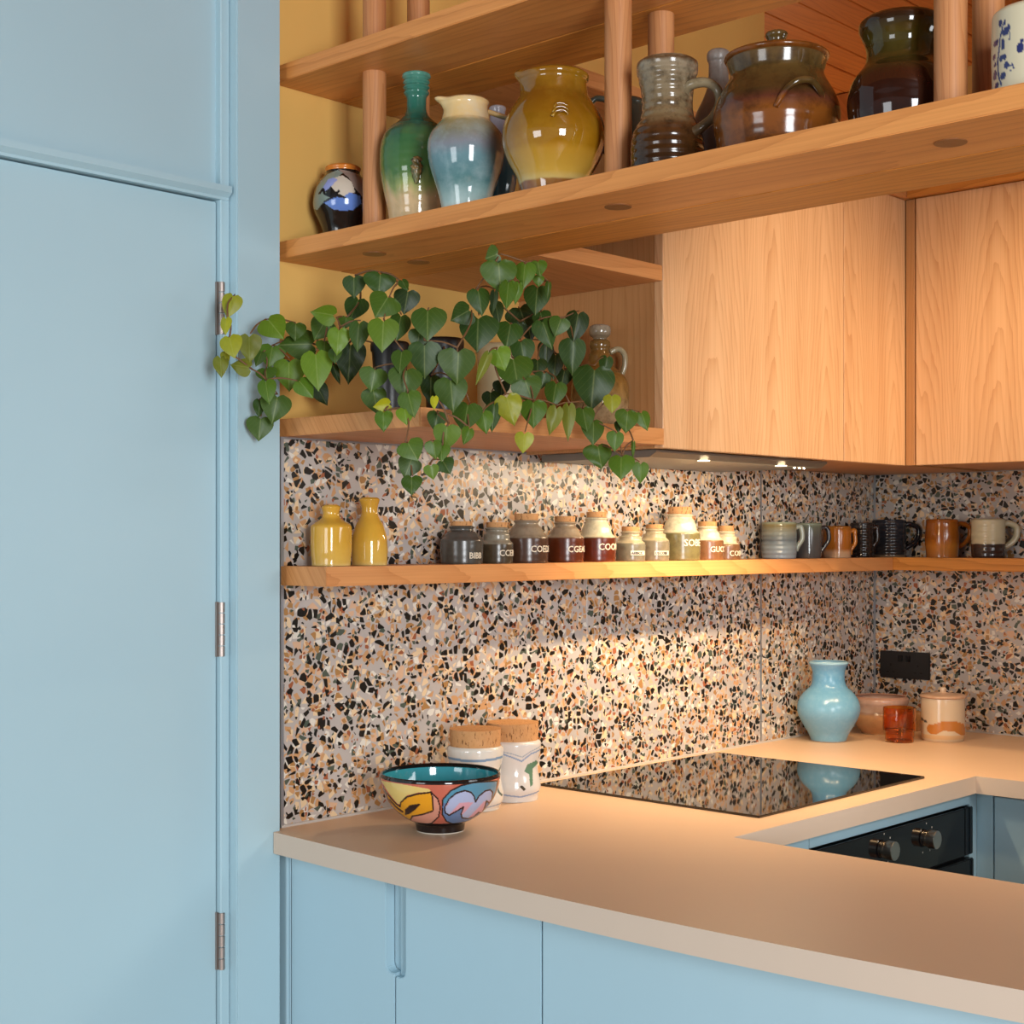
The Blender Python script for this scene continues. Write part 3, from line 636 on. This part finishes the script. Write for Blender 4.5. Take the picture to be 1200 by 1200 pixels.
# lettering wrapped round a jar
def wrapped_text(txt, P, r, z, size, ang0, mat, parent, name='lettering'):
    cu = bpy.data.curves.new('txt', 'FONT'); cu.body = txt; cu.size = size; cu.extrude = 0.0004; cu.align_x = 'LEFT'; cu.resolution_u = 2; cu.offset = size*0.012
    to = bpy.data.objects.new('txt', cu); COL.objects.link(to); bpy.context.view_layer.update()
    me = bpy.data.meshes.new_from_object(to); bpy.data.objects.remove(to); bpy.data.curves.remove(cu)
    org = Vector((P.x, P.y, z))
    for v in me.vertices:
        a = ang0 + v.co.x/r; rr = r + 0.0002 + v.co.z
        v.co = Vector((rr*math.cos(a), rr*math.sin(a), v.co.y))
    me.materials.clear()
    return obj(name, me, mat, parent, origin=org)
M['letter'] = plain('cream_slip_lettering', 'd9cbb4', 0.4)
jars = [  # cx, r, cork r, cork top, cork bottom, shoulder, neck r, base colour, top colour, words, letter y, letter px, label, plate
 (541, 25.2, 13, 611, 617, 632, 15, '47423a', '4d4a45', 'BIBB', 651, 8, 'squat slate grey corked jar first in the spice row after the yellow bottles', 6),
 (582, 19.6, 12.8, 612, 618.5, 636, 14, '4a3d2c', '8a8271', 'CCEB', 648, 8, 'small olive corked jar second in the spice row', 1),
 (617, 25.6, 14.4, 602, 610, 629, 15.2, '4b3123', '8a7b67', 'COEDE', 643.5, 8.5, 'large dark brown corked jar third in the spice row', 2),
 (662, 22.6, 12.3, 605, 612, 629, 13.3, '55240f', '95826a', 'CGEAS', 643.5, 8, 'red brown corked jar with tan shoulder fourth in the spice row', 1),
 (699, 22.6, 12, 600, 607, 629, 13.6, '551f0c', 'c9bd9d', 'COONE', 641, 8.5, 'red brown corked jar with cream shoulder fifth in the spice row', 0),
 (739, 17.4, 10.8, 617, 623, 636, 12, '716c5c', 'a99c7f', '', 0, 0, 'small grey corked jar with white label strip left of its twin', 0),
 (767, 17.6, 10, 614.5, 620, 633, 11.5, '7a705c', 'ab9c7c', '', 0, 0, 'small grey corked jar with white label strip touching the big olive jar', 0),
 (797, 23.6, 14.2, 594, 603, 624, 15.5, '6d6440', 'd6c8a6', 'SOBE', 636.5, 9, 'largest corked jar with cream shoulder and olive green body', 2),
 (829, 19, 11.4, 611, 617, 633, 12, '7a5335', 'd8c9ab', 'GUCC', 643.5, 7.5, 'cream and light brown corked jar right of the olive one', 1),
 (851, 16.4, 9.6, 616, 623, 638, 11.5, '735136', 'd2c1a0', 'COSO', 648, 7, 'last small cream and brown corked jar of the spice row', 2)]
for cx, r, cr, ct, cb, sh, nr, bc, tc, word, ly, lp, lab, off in jars:
    sj = glaze('jar_glaze', [(0, bc), (0.60, bc), (0.625, tc), (0.8, tc), (0.985, tc), (1, '5c4a3a')], 0.24, '2b1d12', 0.35, 60, 0.012, 0.06, 500)
    hh = 660-cb; fr_ = (660-sh-2)/hh
    rmp = [n_ for n_ in sj.node_tree.nodes if n_.type == 'VALTORGB'][0].color_ramp.elements
    rmp[1].position = fr_-0.02; rmp[2].position = fr_+0.015
    t, P, s, pr = pot('spice_jar', lab, 'jar', cx, ('X', XS), ZM,
        [(cb, nr-0.8), (cb+1.2, nr), (cb+2.6, nr-1.4), (cb+5, nr-1), (cb+(sh-cb)*0.45, nr+(r-nr)*0.25), (sh-3, r-4), (sh, r-0.8), (sh+2.5, r), (645, r), (655, r-0.3), (662, r-2)], sj, sub=3, n=40, group='corked stoneware jars in a row on the spice shelf')
    z1 = pp(P, cx, ct).z; z0 = pp(P, cx, cb).z
    obj('cork', CYL(P, cr*s*0.93, z0-0.006, z1, 28, r2=cr*s, bev=0.0007), M['cork'], t, smooth='angle')
    an = CDIR(P)
    if word:
        wrapped_text(word, P, (r+0.15)*s, pp(P, cx, ly+3.2).z, lp*s*1.25, an+math.asin(min(0.9, off/ r + 0.10)), M['letter'], t)
    else:
        zc = pp(P, cx, 648).z; bb = bmesh.new(); prev = None
        for i in range(13):
            a = an+0.0+1.15*i/12; rr = r*s+0.0006
            v0 = bb.verts.new((P.x+rr*math.cos(a), P.y+rr*math.sin(a), zc-0.0045)); v1 = bb.verts.new((P.x+rr*math.cos(a), P.y+rr*math.sin(a), zc+0.0045))
            if prev: bb.faces.new((prev[0], v0, v1, prev[1]))
            prev = (v0, v1)
        obj('label_strip', bb, M['letter'], t)
        wrapped_text('AEBICC' if cx == 739 else 'UECOSE', P, r*s+0.001, zc-0.0028, 0.0078, an+0.05, M['black'], t)
# --- mugs
def mug(cx, r, top, where, label, stops, hcol, hx, base=654, rings=0.0, fr=450, bulge=0.0, mott=None, ma=0.3, hr=2.6, rim=None):
    st = stops
    mt = glaze('mug_glaze', st, 0.13, mott, ma if mott else 0, 45, 0.03, rings, fr, 0.02)
    t, P, s, _ = pot('mug', label, 'mug', cx, where, ZM,
        [(top, r-0.6), (top+1.5, r), (top+5, r-0.3), (top+(base-top)*0.5, r+bulge), (base-6, r-0.2), (base-1, r-0.8), (base+3, r-2)], mt, n=44, wall=0.003, group='pottery mugs at the corner end of the spice shelf',
        handle=[(cx+r-1.5, top+6), (cx+r+4, top+4.5), (hx-1.5, top+9), (hx-1, top+19), (hx-6, top+27), (cx+r-1.2, top+33)], hrad=hr, hmat=glaze('mug_handle_glaze', [(0, hcol), (1, hcol)], 0.13), hflat=1.3)
LX = ('X', 0.063); RY = ('Y', 1.898)
mug(913, 20.6, 612.5, LX, 'blue grey mug with olive rim first of the mugs', [(0, '77808a'), (0.35, '7d8789'), (0.5, '5c6468'), (0.7, '7b7f74'), (0.92, '7a6d45'), (1, '8f9a86')], '8a9086', 941, rings=0.5, fr=600, hr=3)
mug(946, 17, 613.5, LX, 'dull grey mug behind the blue grey one', [(0, '494544'), (0.6, '4d4a48'), (0.9, '5d6154'), (1, '7d8a78')], '2f2c2e', 972)
mug(981, 16.4, 617, LX, 'small orange brown mug with pale foot', [(0, 'b79678'), (0.18, 'b98d66'), (0.28, 'a05c1e'), (0.8, 'a8621c'), (1, '8f5a22')], 'b06a22', 1003)
mug(1010, 13.6, 613, LX, 'slim dark brown mug in the corner of the shelf', [(0, '231c18'), (1, '2b2320')], '2b211c', 1029, rings=0.4)
mug(1042, 19.6, 609.5, RY, 'big ribbed near black mug right of the corner', [(0, '8a7358'), (0.07, '2a2624'), (0.5, '26272c'), (1, '2b2c33')], '232226', 1077, rings=0.7, fr=420, hr=3)
mug(1104, 18.6, 609, RY, 'amber brown mug on the right shelf', [(0, 'a5642c'), (0.3, 'b06c26'), (0.5, '8d4d14'), (0.8, '9b5817'), (1, '8a4a14')], 'a35d1e', 1137, bulge=1.2, hr=2.6)
mug(1158, 19.4, 608.5, RY, 'cream mug with dark brown bottom half at the right end', [(0, '3a2a22'), (0.345, '3c2c24'), (0.365, 'b8ae8e'), (0.6, 'c2b998'), (0.95, 'c4bb9c'), (1, 'a59a78')], 'bcb292', 1192, rings=0.3, hr=3.8)

# --- worktop
t, P, s, _ = pot('bowl', 'brightly painted pedestal bowl with turquoise inside near the front edge', 'bowl', 516, ('Z', 973), ZW,
    [(905, 70), (908, 70.6), (915, 69.6), (925, 67), (937, 61.5), (949, 51.5), (957, 41), (961, 33), (964, 29.5), (969, 28.5), (974, 27.5)], painted('painted_bowl_glaze', 0.07, 0.0), n=440, sub=16, wall=0.0035)
d3 = depth(P)
def f(u, h, fr, inn):
    y = HY-(P.z+h*s-H)*F/d3; 
    if inn: return '3d9aa6' if h < 64 else '1d1412'
    if y < 908.5: return '1d1412'
    if h < 1.5: return 'cfc4b4'
    if y > 958: return '1c1210'
    # picture y of a point nearer than the axis sits lower: pattern below was read off the front face
    x = 516+(u if fr else -u); R0 = 72; k_ = math.sqrt(max(0, 1-(u/R0)**2)); yy = y + 12*k_*(1 if True else 0)*(70/70)*min(1, (975-y)/66)
    X = (x-420)*5; Y = (yy-820)*5
    A = lambda pts: inpoly(X, Y, pts)
    E_ = lambda pts, w_: seg(X, Y, pts) < w_
    yel = [(250, 615), (255, 590), (290, 560), (350, 545), (430, 537), (440, 600), (438, 630), (380, 650), (320, 665), (305, 700), (270, 680), (200, 630), (150, 520), (165, 540), (225, 600)]
    leaf = [(280, 660), (282, 630), (310, 605), (362, 597), (340, 620), (300, 650)]
    pink = [(430, 545), (465, 570), (478, 610), (470, 660), (430, 700), (390, 712), (330, 715), (305, 705), (320, 668), (380, 650), (438, 630), (442, 590)]
    cloud = [(507, 640), (505, 610), (530, 570), (570, 542), (620, 530), (655, 540), (672, 560), (680, 590), (700, 560), (735, 535), (765, 528), (782, 545), (778, 590), (765, 610), (745, 590), (735, 630), (722, 668), (700, 655), (670, 680), (640, 684), (605, 675), (598, 650), (612, 612), (560, 640), (530, 655)]
    blue = [(490, 610), (495, 570), (540, 530), (600, 505), (670, 490), (740, 485), (812, 482), (805, 540), (775, 610), (735, 660), (680, 700), (620, 718), (560, 714), (515, 690), (492, 650)]
    cream = [(135, 475), (420, 522), (425, 535), (350, 538), (290, 553), (250, 600), (235, 600), (190, 550)]
    dk = '2a1a18'
    if E_(leaf+leaf[:1], 4) or A(leaf): return dk
    if E_(yel+yel[:1], 4.5) or E_(cloud+cloud[:1], 4.2) or E_(blue+blue[:1], 4.2): return dk
    if E_([(430, 540), (465, 567), (480, 612), (470, 662), (430, 702), (385, 714)], 4): return dk
    if E_([(190, 585), (230, 625), (262, 645)], 7): return '5b3512'
    if A(yel): return 'e09a22' if X > 200 else 'd68a18'
    if A(pink): return 'd0907a'
    if A(cloud): return 'a6b0cf' if (X+Y) % 140 < 60 or Y < 590 else 'cf9aa6'
    if A(blue): return '5f79a0' if Y > 590 else '4f8aa4'
    if A(cream): return 'dcbf72'
    return 'bd6450'
paint([c for c in bpy.data.objects if c.parent == t][0], f, P, s)

def corkjar(cx, by, prof, ctop, cbot, label, fn):
    t, P, s, _ = pot('storage_jar', label, 'jar', cx, ('Z', by), ZW, prof, painted('white_painted_glaze', 0.1, 0.03), n=260, sub=14, wall=0.004)
    d = depth(P)
    def g(u, h, fr, inn):
        return fn(cx+(u if fr else -u), HY-(P.z+h*s-H)*F/d)
    paint([c for c in bpy.data.objects if c.parent == t][0], g, P, s)
    obj('cork_lid', CYL(P, 30*s*0.98, H-(cbot-HY)/F*d, H-(ctop-HY)/F*d, 56, r2=30.3*s, bev=0.0015), M['cork'], t, smooth='angle')
def f1(x, y):
    if seg(x, y, [(524, 886), (545, 887), (565, 887), (590, 885.5)]) < 1.5: return '7391ad'
    if seg(x, y, [(588, 895), (580, 910), (584, 925), (588, 930)]) < 1.0: return '5c6a62'
    if seg(x, y, [(524, 940), (560, 943), (590, 939)]) < 0.9: return '93a0b0'
    return 'd4cfc4'
def f2(x, y):
    Y = y
    if seg(x, Y, [(585, 878), (600, 883), (611, 888), (622, 880), (634, 877)]) < 0.9: return '7f94b4'
    if seg(x, Y, [(585, 876), (600, 879), (612, 883), (622, 877), (634, 873)]) < 0.6: return '9aa5b0'
    if inpoly(x, Y, [(614, 900), (618, 892), (628, 889), (631, 893), (624, 898), (624, 916), (621, 918), (620, 904)]): return '5a7d66'
    if seg(x, Y, [(611, 917), (614, 920)]) < 1.6: return '3f3a30'
    if seg(x, Y, [(585, 926), (610, 929), (634, 925)]) < 0.9: return '8496b4'
    return 'cdc9c4'
corkjar(557, 947, [(874, 31.5), (877, 33), (886, 32.5), (897, 30.5), (907, 29.8), (918, 31), (929, 33), (937, 32.5), (944, 28.5), (950, 25)], 853.5, 874.5, 'shorter white jar with cork lid and blue band behind the bowl', f1)
corkjar(601, 936, [(867, 31), (870, 33), (880, 32), (893, 29.5), (903, 29.5), (914, 32), (922, 32.6), (930, 30), (936, 25.5), (941, 23)], 846, 867, 'taller white jar with cork lid and green painted leaf beside the hob', f2)
gb = glaze('pale_turquoise_glaze', [(0, '8a6a52'), (0.02, '6c9db6'), (0.1, '72a5c0'), (0.6, '6aa0c0'), (0.78, '5c95ba'), (0.95, '689ec0'), (1, '9abfd0')], 0.24, '86b2c8', 0.35, 90, 0.004, 0.0)
t, P, s, _ = pot('vase', 'pale turquoise round bellied vase behind the hob', 'vase', 971, ('Z', 868), ZW,
    [(775.5, 22), (777, 23), (780, 21.3), (786, 18.9), (795, 18.6), (802, 20), (806, 22.5), (812, 29), (820, 34.3), (829, 36.4), (838, 35), (849, 29.5), (859, 23.5), (866, 20.8), (874, 20.5)], gb, sub=4, n=64)
# stoneware casserole in the corner
t, P, s, _ = pot('serving_bowl', 'wide two tone stoneware bowl between the turquoise vase and amber glass', 'bowl', 1031, ('Z', 859), ZW,
    [(816, 30.5), (818, 33), (822, 33.2), (826, 31.5), (832, 30.5), (836, 32), (842, 31.5), (850, 27.5), (857, 21.5), (862, 18)],
    glaze('blush_stoneware', [(0, 'b98a60'), (0.1, 'c29468'), (0.5, 'be9066'), (0.58, '8f7060'), (0.63, 'b89c8c'), (0.85, 'c2a392'), (1, 'b98c76')], 0.2, '8f6a4a', 0.3, 40, 0.05), sub=4)
pot('small_bowl', 'little tan bowl mostly hidden behind the amber glass', 'bowl', 1068, ('Z', 856), ZW,
    [(834, 11), (836, 12), (842, 12.5), (850, 11), (857, 8)], glaze('tan_stoneware', [(0, 'a9764a'), (1, 'c0905e')], 0.25))
gl = NT('amber_glass', 0.03, 0.5); gl.p.inputs['Transmission Weight'].default_value = 1.0; gl.base((0.92, 0.42, 0.09, 1)); gl.p.inputs['IOR'].default_value = 1.45
t, P, s, _ = pot('tumbler', 'amber glass tumbler with stepped foot', 'glass', 1054, ('Z', 869), ZW,
    [(829, 18.9), (835, 19), (853, 19), (855.5, 18.6), (856.5, 17.2), (864, 16.6), (870, 15.6), (873, 14.6)], gl.m, sub=4, wall=0.0022, n=64)
t, P, s, _ = pot('lidded_jar', 'cream lidded jar with orange cloud brushmarks in front of the right splashback', 'jar', 1105, ('Z', 867), ZW,
    [(817, 24.4), (819, 24.8), (830, 25), (850, 25.2), (860, 25), (866, 23.5), (870, 21)], painted('cream_jar_glaze', 0.15, 0.04), n=240, sub=14)
d4 = depth(P)
def f(u, h, fr, inn):
    x = 1105+(u if fr else -u); y = HY-(P.z+h*s-H)*F/d4
    X = (x-900)*4; Y = (y-740)*4-6
    if inpoly(X, Y, [(748, 440), (752, 425), (785, 418), (800, 410), (830, 402), (880, 405), (912, 418), (920, 440), (918, 474), (900, 470), (870, 450), (820, 448), (790, 466), (765, 466), (750, 455)]): return 'bb7430'
    if seg(X, Y, [(722, 402), (745, 412)]) < 5: return '4b4440'
    return 'd2bb9c' if Y < 470 else 'd6ad7e' if Y < 490 else 'd0b493'
paint([c for c in bpy.data.objects if c.parent == t][0], f, P, s)
pr, _ = px_prof(P, [(805, 1.5), (806, 3.6), (809, 3.8), (811, 4), (812, 10), (812.8, 20), (814, 26), (816.5, 26.4), (817.5, 24)], ZW)
obj('lid', LATHE(P, pr[:-1], 56, closed=True, sub=3), glaze('blush_lid', [(0, 'c79d7c'), (1, 'd8bfa4')], 0.2, 'a97a54', 0.3, 60), t, smooth='angle')

# --- plant shelf: flagon
gf = glaze('speckled_flagon', [(0, 'a08560'), (0.2, 'a38a66'), (0.34, '8a6a3c'), (0.6, '75501f'), (0.8, '6d4c22'), (1, '6b4f2a')], 0.08, '4a3216', 0.6, 70, 0.05)
ZP = 1.579
t, P, s, _ = pot('flagon', 'brown speckled stoneware flagon with rounded stopper and loop handle', 'flagon', 703, ('Y', 0.548), ZP,
    [(399, 10), (401, 12), (406, 12.3), (411, 11), (416, 13), (421, 13.5), (427, 14.5), (433, 20), (440, 28), (449, 33), (462, 34.5), (478, 33.5), (490, 30), (502, 28)], gf, sub=4,
    handle=[(715, 413), (724, 409), (731, 414), (732.5, 424), (730, 436), (726, 442)], hrad=3.4, hmat=glaze('flagon_handle', [(0, '7c6a4a'), (1, '8f8266')], 0.1))
pr, _ = px_prof(P, [(381, 9), (383, 12), (388, 13), (393, 12), (396, 8.5), (400, 8)], ZP)
obj('stopper', LATHE(P, pr[:-1], 40, closed=True), glaze('stopper_glaze', [(0, '6c5a42'), (1, '9a8c78')], 0.08, '54432e', 0.5, 80), t, smooth='angle')

# ------------------------------------------------------------------ trailing plants
lm = NT('heart_leaf', 0.42, 0.33)
gx, gy_, gz = lm.xyz(lm.co('Object'))[:3]
side = lm.M('ABSOLUTE', gx)
mid = lm.M('SUBTRACT', 1.0, lm.M('MULTIPLY', side, 34.0), clamp=True)
vein = lm.M('SINE', lm.M('MULTIPLY', lm.M('ADD', lm.M('MULTIPLY', side, -1.1), lm.M('ADD', gy_, 0.0)), 34.0))
vein = lm.M('MULTIPLY', lm.M('SUBTRACT', lm.M('ABSOLUTE', vein), 0.86), 4.0, clamp=True)
vein = lm.M('SUBTRACT', 1.0, lm.M('MULTIPLY', lm.M('ABSOLUTE', lm.M('SINE', lm.M('MULTIPLY', lm.M('SUBTRACT', gy_, lm.M('MULTIPLY', side, 1.1)), 16.0))), 9.0), clamp=True)
oc = lm.n('ShaderNodeObjectInfo').outputs['Color']
c0 = lm.mix(lm.M('MULTIPLY', lm.noise(lm.co('Object'), 5, 3), 0.35), oc, lin('3a4f18'))
c1 = lm.mix(lm.M('MULTIPLY', vein, 0.16), c0, lin('a9bb6a'))
c2 = lm.mix(lm.M('MULTIPLY', mid, 0.22), c1, lin('b5c078'))
lm.base(c2); lm.bump(vein, -0.2, 0.02)
tr = lm.n('ShaderNodeBsdfTranslucent', i_Color=c2); mxs = lm.n('ShaderNodeMixShader'); mxs.inputs[0].default_value = 0.18
lm.t.links.new(lm.p.outputs[0], mxs.inputs[1]); lm.t.links.new(tr.outputs[0], mxs.inputs[2])
lm.t.links.new(mxs.outputs[0], lm.t.nodes['Material Output'].inputs['Surface'])
HT = [(0, .27), (.04, .38), (.11, .455), (.20, .495), (.31, .505), (.43, .475), (.55, .41), (.66, .325), (.77, .22), (.87, .115), (.94, .045), (1, 0)]
def leafmesh(seed):
    r = random.Random(seed); rows = 11; cols = [-1, -0.7, -0.35, 0, 0.35, 0.7, 1]; V = []; Fc = []
    bend = r.uniform(0.10, 0.24); fold = r.uniform(0.05, 0.16); asym = r.uniform(-0.05, 0.05); wav = r.uniform(0.0, 0.03)
    for i in range(rows+1):
        t = i/rows
        k = t*(len(HT)-1); ki = min(int(k), len(HT)-2); hw = (HT[ki][1]*(1-(k-ki)) + HT[ki+1][1]*(k-ki)); ty = (HT[ki][0]*(1-(k-ki)) + HT[ki+1][0]*(k-ki))
        for c in cols:
            x = hw*c*(1+asym*c)
            y = ty + (0.13*(1-min(1, abs(c)/0.62))**1.2 + 0.035*max(0, abs(c)-0.62)/0.38)*(1-ty)**5
            z = -fold*abs(c)*hw*1.6 + 0.05 - bend*(ty-0.4)**2 + wav*math.sin(ty*9+c*3)
            V.append((x, y, z))
    n = len(cols)
    for i in range(rows):
        for j in range(n-1): Fc.append((i*n+j, i*n+j+1, (i+1)*n+j+1, (i+1)*n+j))
    me = bpy.data.meshes.new('leaf'); me.from_pydata(V, [], Fc)
    for p in me.polygons: p.use_smooth = True
    me.materials.append(lm.m); return me
LM = [leafmesh(i) for i in range(7)]
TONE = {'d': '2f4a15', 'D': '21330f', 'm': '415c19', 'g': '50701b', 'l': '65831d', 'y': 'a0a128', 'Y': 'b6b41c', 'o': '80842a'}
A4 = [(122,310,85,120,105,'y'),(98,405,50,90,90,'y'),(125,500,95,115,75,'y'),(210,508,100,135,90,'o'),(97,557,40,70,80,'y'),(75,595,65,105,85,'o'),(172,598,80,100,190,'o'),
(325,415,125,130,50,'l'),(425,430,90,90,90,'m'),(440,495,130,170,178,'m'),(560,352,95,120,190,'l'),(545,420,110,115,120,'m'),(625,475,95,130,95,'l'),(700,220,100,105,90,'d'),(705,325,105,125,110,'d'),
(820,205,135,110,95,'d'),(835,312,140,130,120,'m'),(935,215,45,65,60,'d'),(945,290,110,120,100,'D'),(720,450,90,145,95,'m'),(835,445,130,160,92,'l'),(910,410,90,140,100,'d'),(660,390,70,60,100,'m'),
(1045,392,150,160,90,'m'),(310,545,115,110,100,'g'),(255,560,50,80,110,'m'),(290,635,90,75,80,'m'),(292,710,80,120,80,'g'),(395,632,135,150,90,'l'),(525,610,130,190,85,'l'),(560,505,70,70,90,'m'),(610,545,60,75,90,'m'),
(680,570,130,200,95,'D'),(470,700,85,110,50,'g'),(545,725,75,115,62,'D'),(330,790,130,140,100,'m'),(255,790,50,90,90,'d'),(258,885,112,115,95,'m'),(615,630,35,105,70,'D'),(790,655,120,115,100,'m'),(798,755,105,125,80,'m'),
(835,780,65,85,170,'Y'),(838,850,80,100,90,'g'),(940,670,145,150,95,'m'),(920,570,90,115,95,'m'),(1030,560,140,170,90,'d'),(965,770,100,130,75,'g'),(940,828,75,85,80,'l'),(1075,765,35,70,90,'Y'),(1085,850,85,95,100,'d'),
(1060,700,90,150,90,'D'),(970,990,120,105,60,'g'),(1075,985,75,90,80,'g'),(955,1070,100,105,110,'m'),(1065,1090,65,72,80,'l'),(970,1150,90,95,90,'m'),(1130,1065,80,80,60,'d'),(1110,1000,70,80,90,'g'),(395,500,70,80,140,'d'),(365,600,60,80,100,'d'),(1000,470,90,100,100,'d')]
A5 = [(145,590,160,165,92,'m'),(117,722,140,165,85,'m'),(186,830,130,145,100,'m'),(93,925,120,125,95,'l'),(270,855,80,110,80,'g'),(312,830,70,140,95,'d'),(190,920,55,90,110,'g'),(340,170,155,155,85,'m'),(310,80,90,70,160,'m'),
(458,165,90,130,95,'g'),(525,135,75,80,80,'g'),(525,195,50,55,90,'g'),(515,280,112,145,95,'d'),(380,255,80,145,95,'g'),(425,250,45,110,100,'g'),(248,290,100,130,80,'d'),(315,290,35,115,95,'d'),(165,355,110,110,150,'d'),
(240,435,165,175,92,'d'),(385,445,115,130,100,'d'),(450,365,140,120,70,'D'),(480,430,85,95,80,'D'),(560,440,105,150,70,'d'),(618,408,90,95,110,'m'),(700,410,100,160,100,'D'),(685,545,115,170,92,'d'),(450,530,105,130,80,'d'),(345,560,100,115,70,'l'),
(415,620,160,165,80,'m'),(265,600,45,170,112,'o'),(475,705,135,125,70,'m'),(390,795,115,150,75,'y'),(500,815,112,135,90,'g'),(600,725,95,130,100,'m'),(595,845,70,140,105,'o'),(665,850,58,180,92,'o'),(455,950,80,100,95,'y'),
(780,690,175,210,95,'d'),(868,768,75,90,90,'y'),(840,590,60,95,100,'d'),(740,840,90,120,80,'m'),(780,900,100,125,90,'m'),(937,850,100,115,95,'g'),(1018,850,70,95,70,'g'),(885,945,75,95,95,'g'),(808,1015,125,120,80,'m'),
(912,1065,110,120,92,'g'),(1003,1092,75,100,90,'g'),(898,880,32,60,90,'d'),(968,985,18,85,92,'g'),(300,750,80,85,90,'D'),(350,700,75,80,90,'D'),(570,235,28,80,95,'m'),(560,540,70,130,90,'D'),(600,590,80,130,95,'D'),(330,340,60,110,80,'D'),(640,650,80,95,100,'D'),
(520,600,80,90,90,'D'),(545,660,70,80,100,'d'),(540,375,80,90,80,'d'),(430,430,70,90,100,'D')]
L1 = [(240+a/4, 280+b/4, c/4, d/4, e, f_) for a, b, c, d, e, f_ in A4]
L2 = [(500+a/4, 280+b/4, c/4, d/4, e, f_) for a, b, c, d, e, f_ in A5]
def depthX(x, y, tone, i):
    lay = {'D': -0.10, 'd': -0.045, 'm': -0.01}.get(tone, 0.015)
    if x < 492: X = 0.062 + max(0, (x-329))/163*0.335*1.0
    else: X = 0.40
    if x < 329: X = 0.075 + 0.02*math.sin(i)
    if y > 470: lay = max(lay, -0.01) if x > 329 else lay
    lay += ((i*37) % 11-5)*0.0022
    if x >= 329 and x < 492 and y < 470: X += 0.0
    return X + (lay if x > 340 else lay*0.3)
def plant(L, potinfo, label, potmat, potlabel):
    px, Xp, rt_, ytop, rb = potinfo
    P = onX(px, 600, Xp); P.z = ZP; s = depth(P)/F
    t = thing('potted_plant', label, 'plant', P, 'heart leaf plants trailing from the plant shelf')
    ztop = H-(ytop-HY)/F*depth(P)
    obj('pot', LATHE(P, [(ztop, rt_*s), (ztop-0.004, (rt_+1)*s), (ztop-0.014, (rt_+0.6)*s), (ztop-0.016, (rt_-0.8)*s), (ZP+0.02, (rb+0.5)*s), (ZP+0.0006, rb*s)], 44, 0.003, 2), potmat, t, smooth='angle', label=potlabel)
    obj('soil', CYL(P, (rt_-3)*s, ztop-0.02, ztop-0.010, 24), M['dark'], t)
    nodes = [Vector((P.x, P.y, ztop-0.008))]
    for i, (x, y, wpx, lpx, ang, tone) in enumerate(L):
        X = depthX(x, y, tone, i); c = onX(x, y, X); d = depth(c)/F
        a = math.radians(ang); td = RT*math.cos(a) - UP*math.sin(a)
        out = R_.uniform(-0.12, 0.30); td = (td - FW*out).normalized()
        nn = (-FW + RT*R_.uniform(-0.25, 0.32) + UP*R_.uniform(-0.1, 0.35))
        nn = (nn - td*nn.dot(td)).normalized(); xx = td.cross(nn).normalized()
        l_ = lpx*d*1.06; w_ = wpx*d*1.14
        base = c - td*l_*0.46
        o = bpy.data.objects.new('leaf', R_.choice(LM)); COL.objects.link(o)
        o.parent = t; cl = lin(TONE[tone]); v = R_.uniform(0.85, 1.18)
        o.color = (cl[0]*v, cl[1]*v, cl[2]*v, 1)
        m = Matrix((( xx.x*w_, td.x*l_, nn.x*l_, base.x-P.x), (xx.y*w_, td.y*l_, nn.y*l_, base.y-P.y), (xx.z*w_, td.z*l_, nn.z*l_, base.z-P.z), (0, 0, 0, 1)))
        o.matrix_local = m
        nodes.append(base - nn*0.006)
    # vines: shortest tree through the leaf bases, rooted in the pot
    inn = [0]; rest = list(range(1, len(nodes))); par = {}
    while rest:
        best = min(((nodes[i]-nodes[j]).length, i, j) for i in inn for j in rest); par[best[2]] = best[1]; inn.append(best[2]); rest.remove(best[2])
    tubes = []
    for j, i in par.items():
        a, b_ = nodes[i], nodes[j]; L_ = (a-b_).length
        mid_ = (a+b_)/2 + Vector((R_.uniform(-1, 1), R_.uniform(-1, 1), 0.6))*L_*0.12
        tubes.append(TUBE([a, mid_, b_], [0.0016, 0.0014, 0.0011], 6, 3))
    obj('vine', join(*tubes), M['vine'], t, smooth=True, label='thin reddish brown trailing stems')
M['vine'] = plain('vine_stem', '6d4a2a', 0.6)
left = [q for q in L1 if q[0] < 483]; right = [q for q in L1 if q[0] >= 483] + L2
plant(left, (457, 0.17, 22, 402, 17), 'left heart leaf plant in a black pot trailing towards the blue door', M['black'], 'black plastic pot')
plant([q for q in right if q[0] < 560], (519, 0.2, 24, 398, 19), 'middle heart leaf plant hanging lowest over the shelf front', M['black'], 'black plastic pot')
plant([q for q in right if q[0] >= 560], (585, 0.13, 27, 405, 25), 'right heart leaf plant reaching up to the shelf and across the flagon', plain('cream_pot', 'd8c69a', 0.4), 'cream pot')
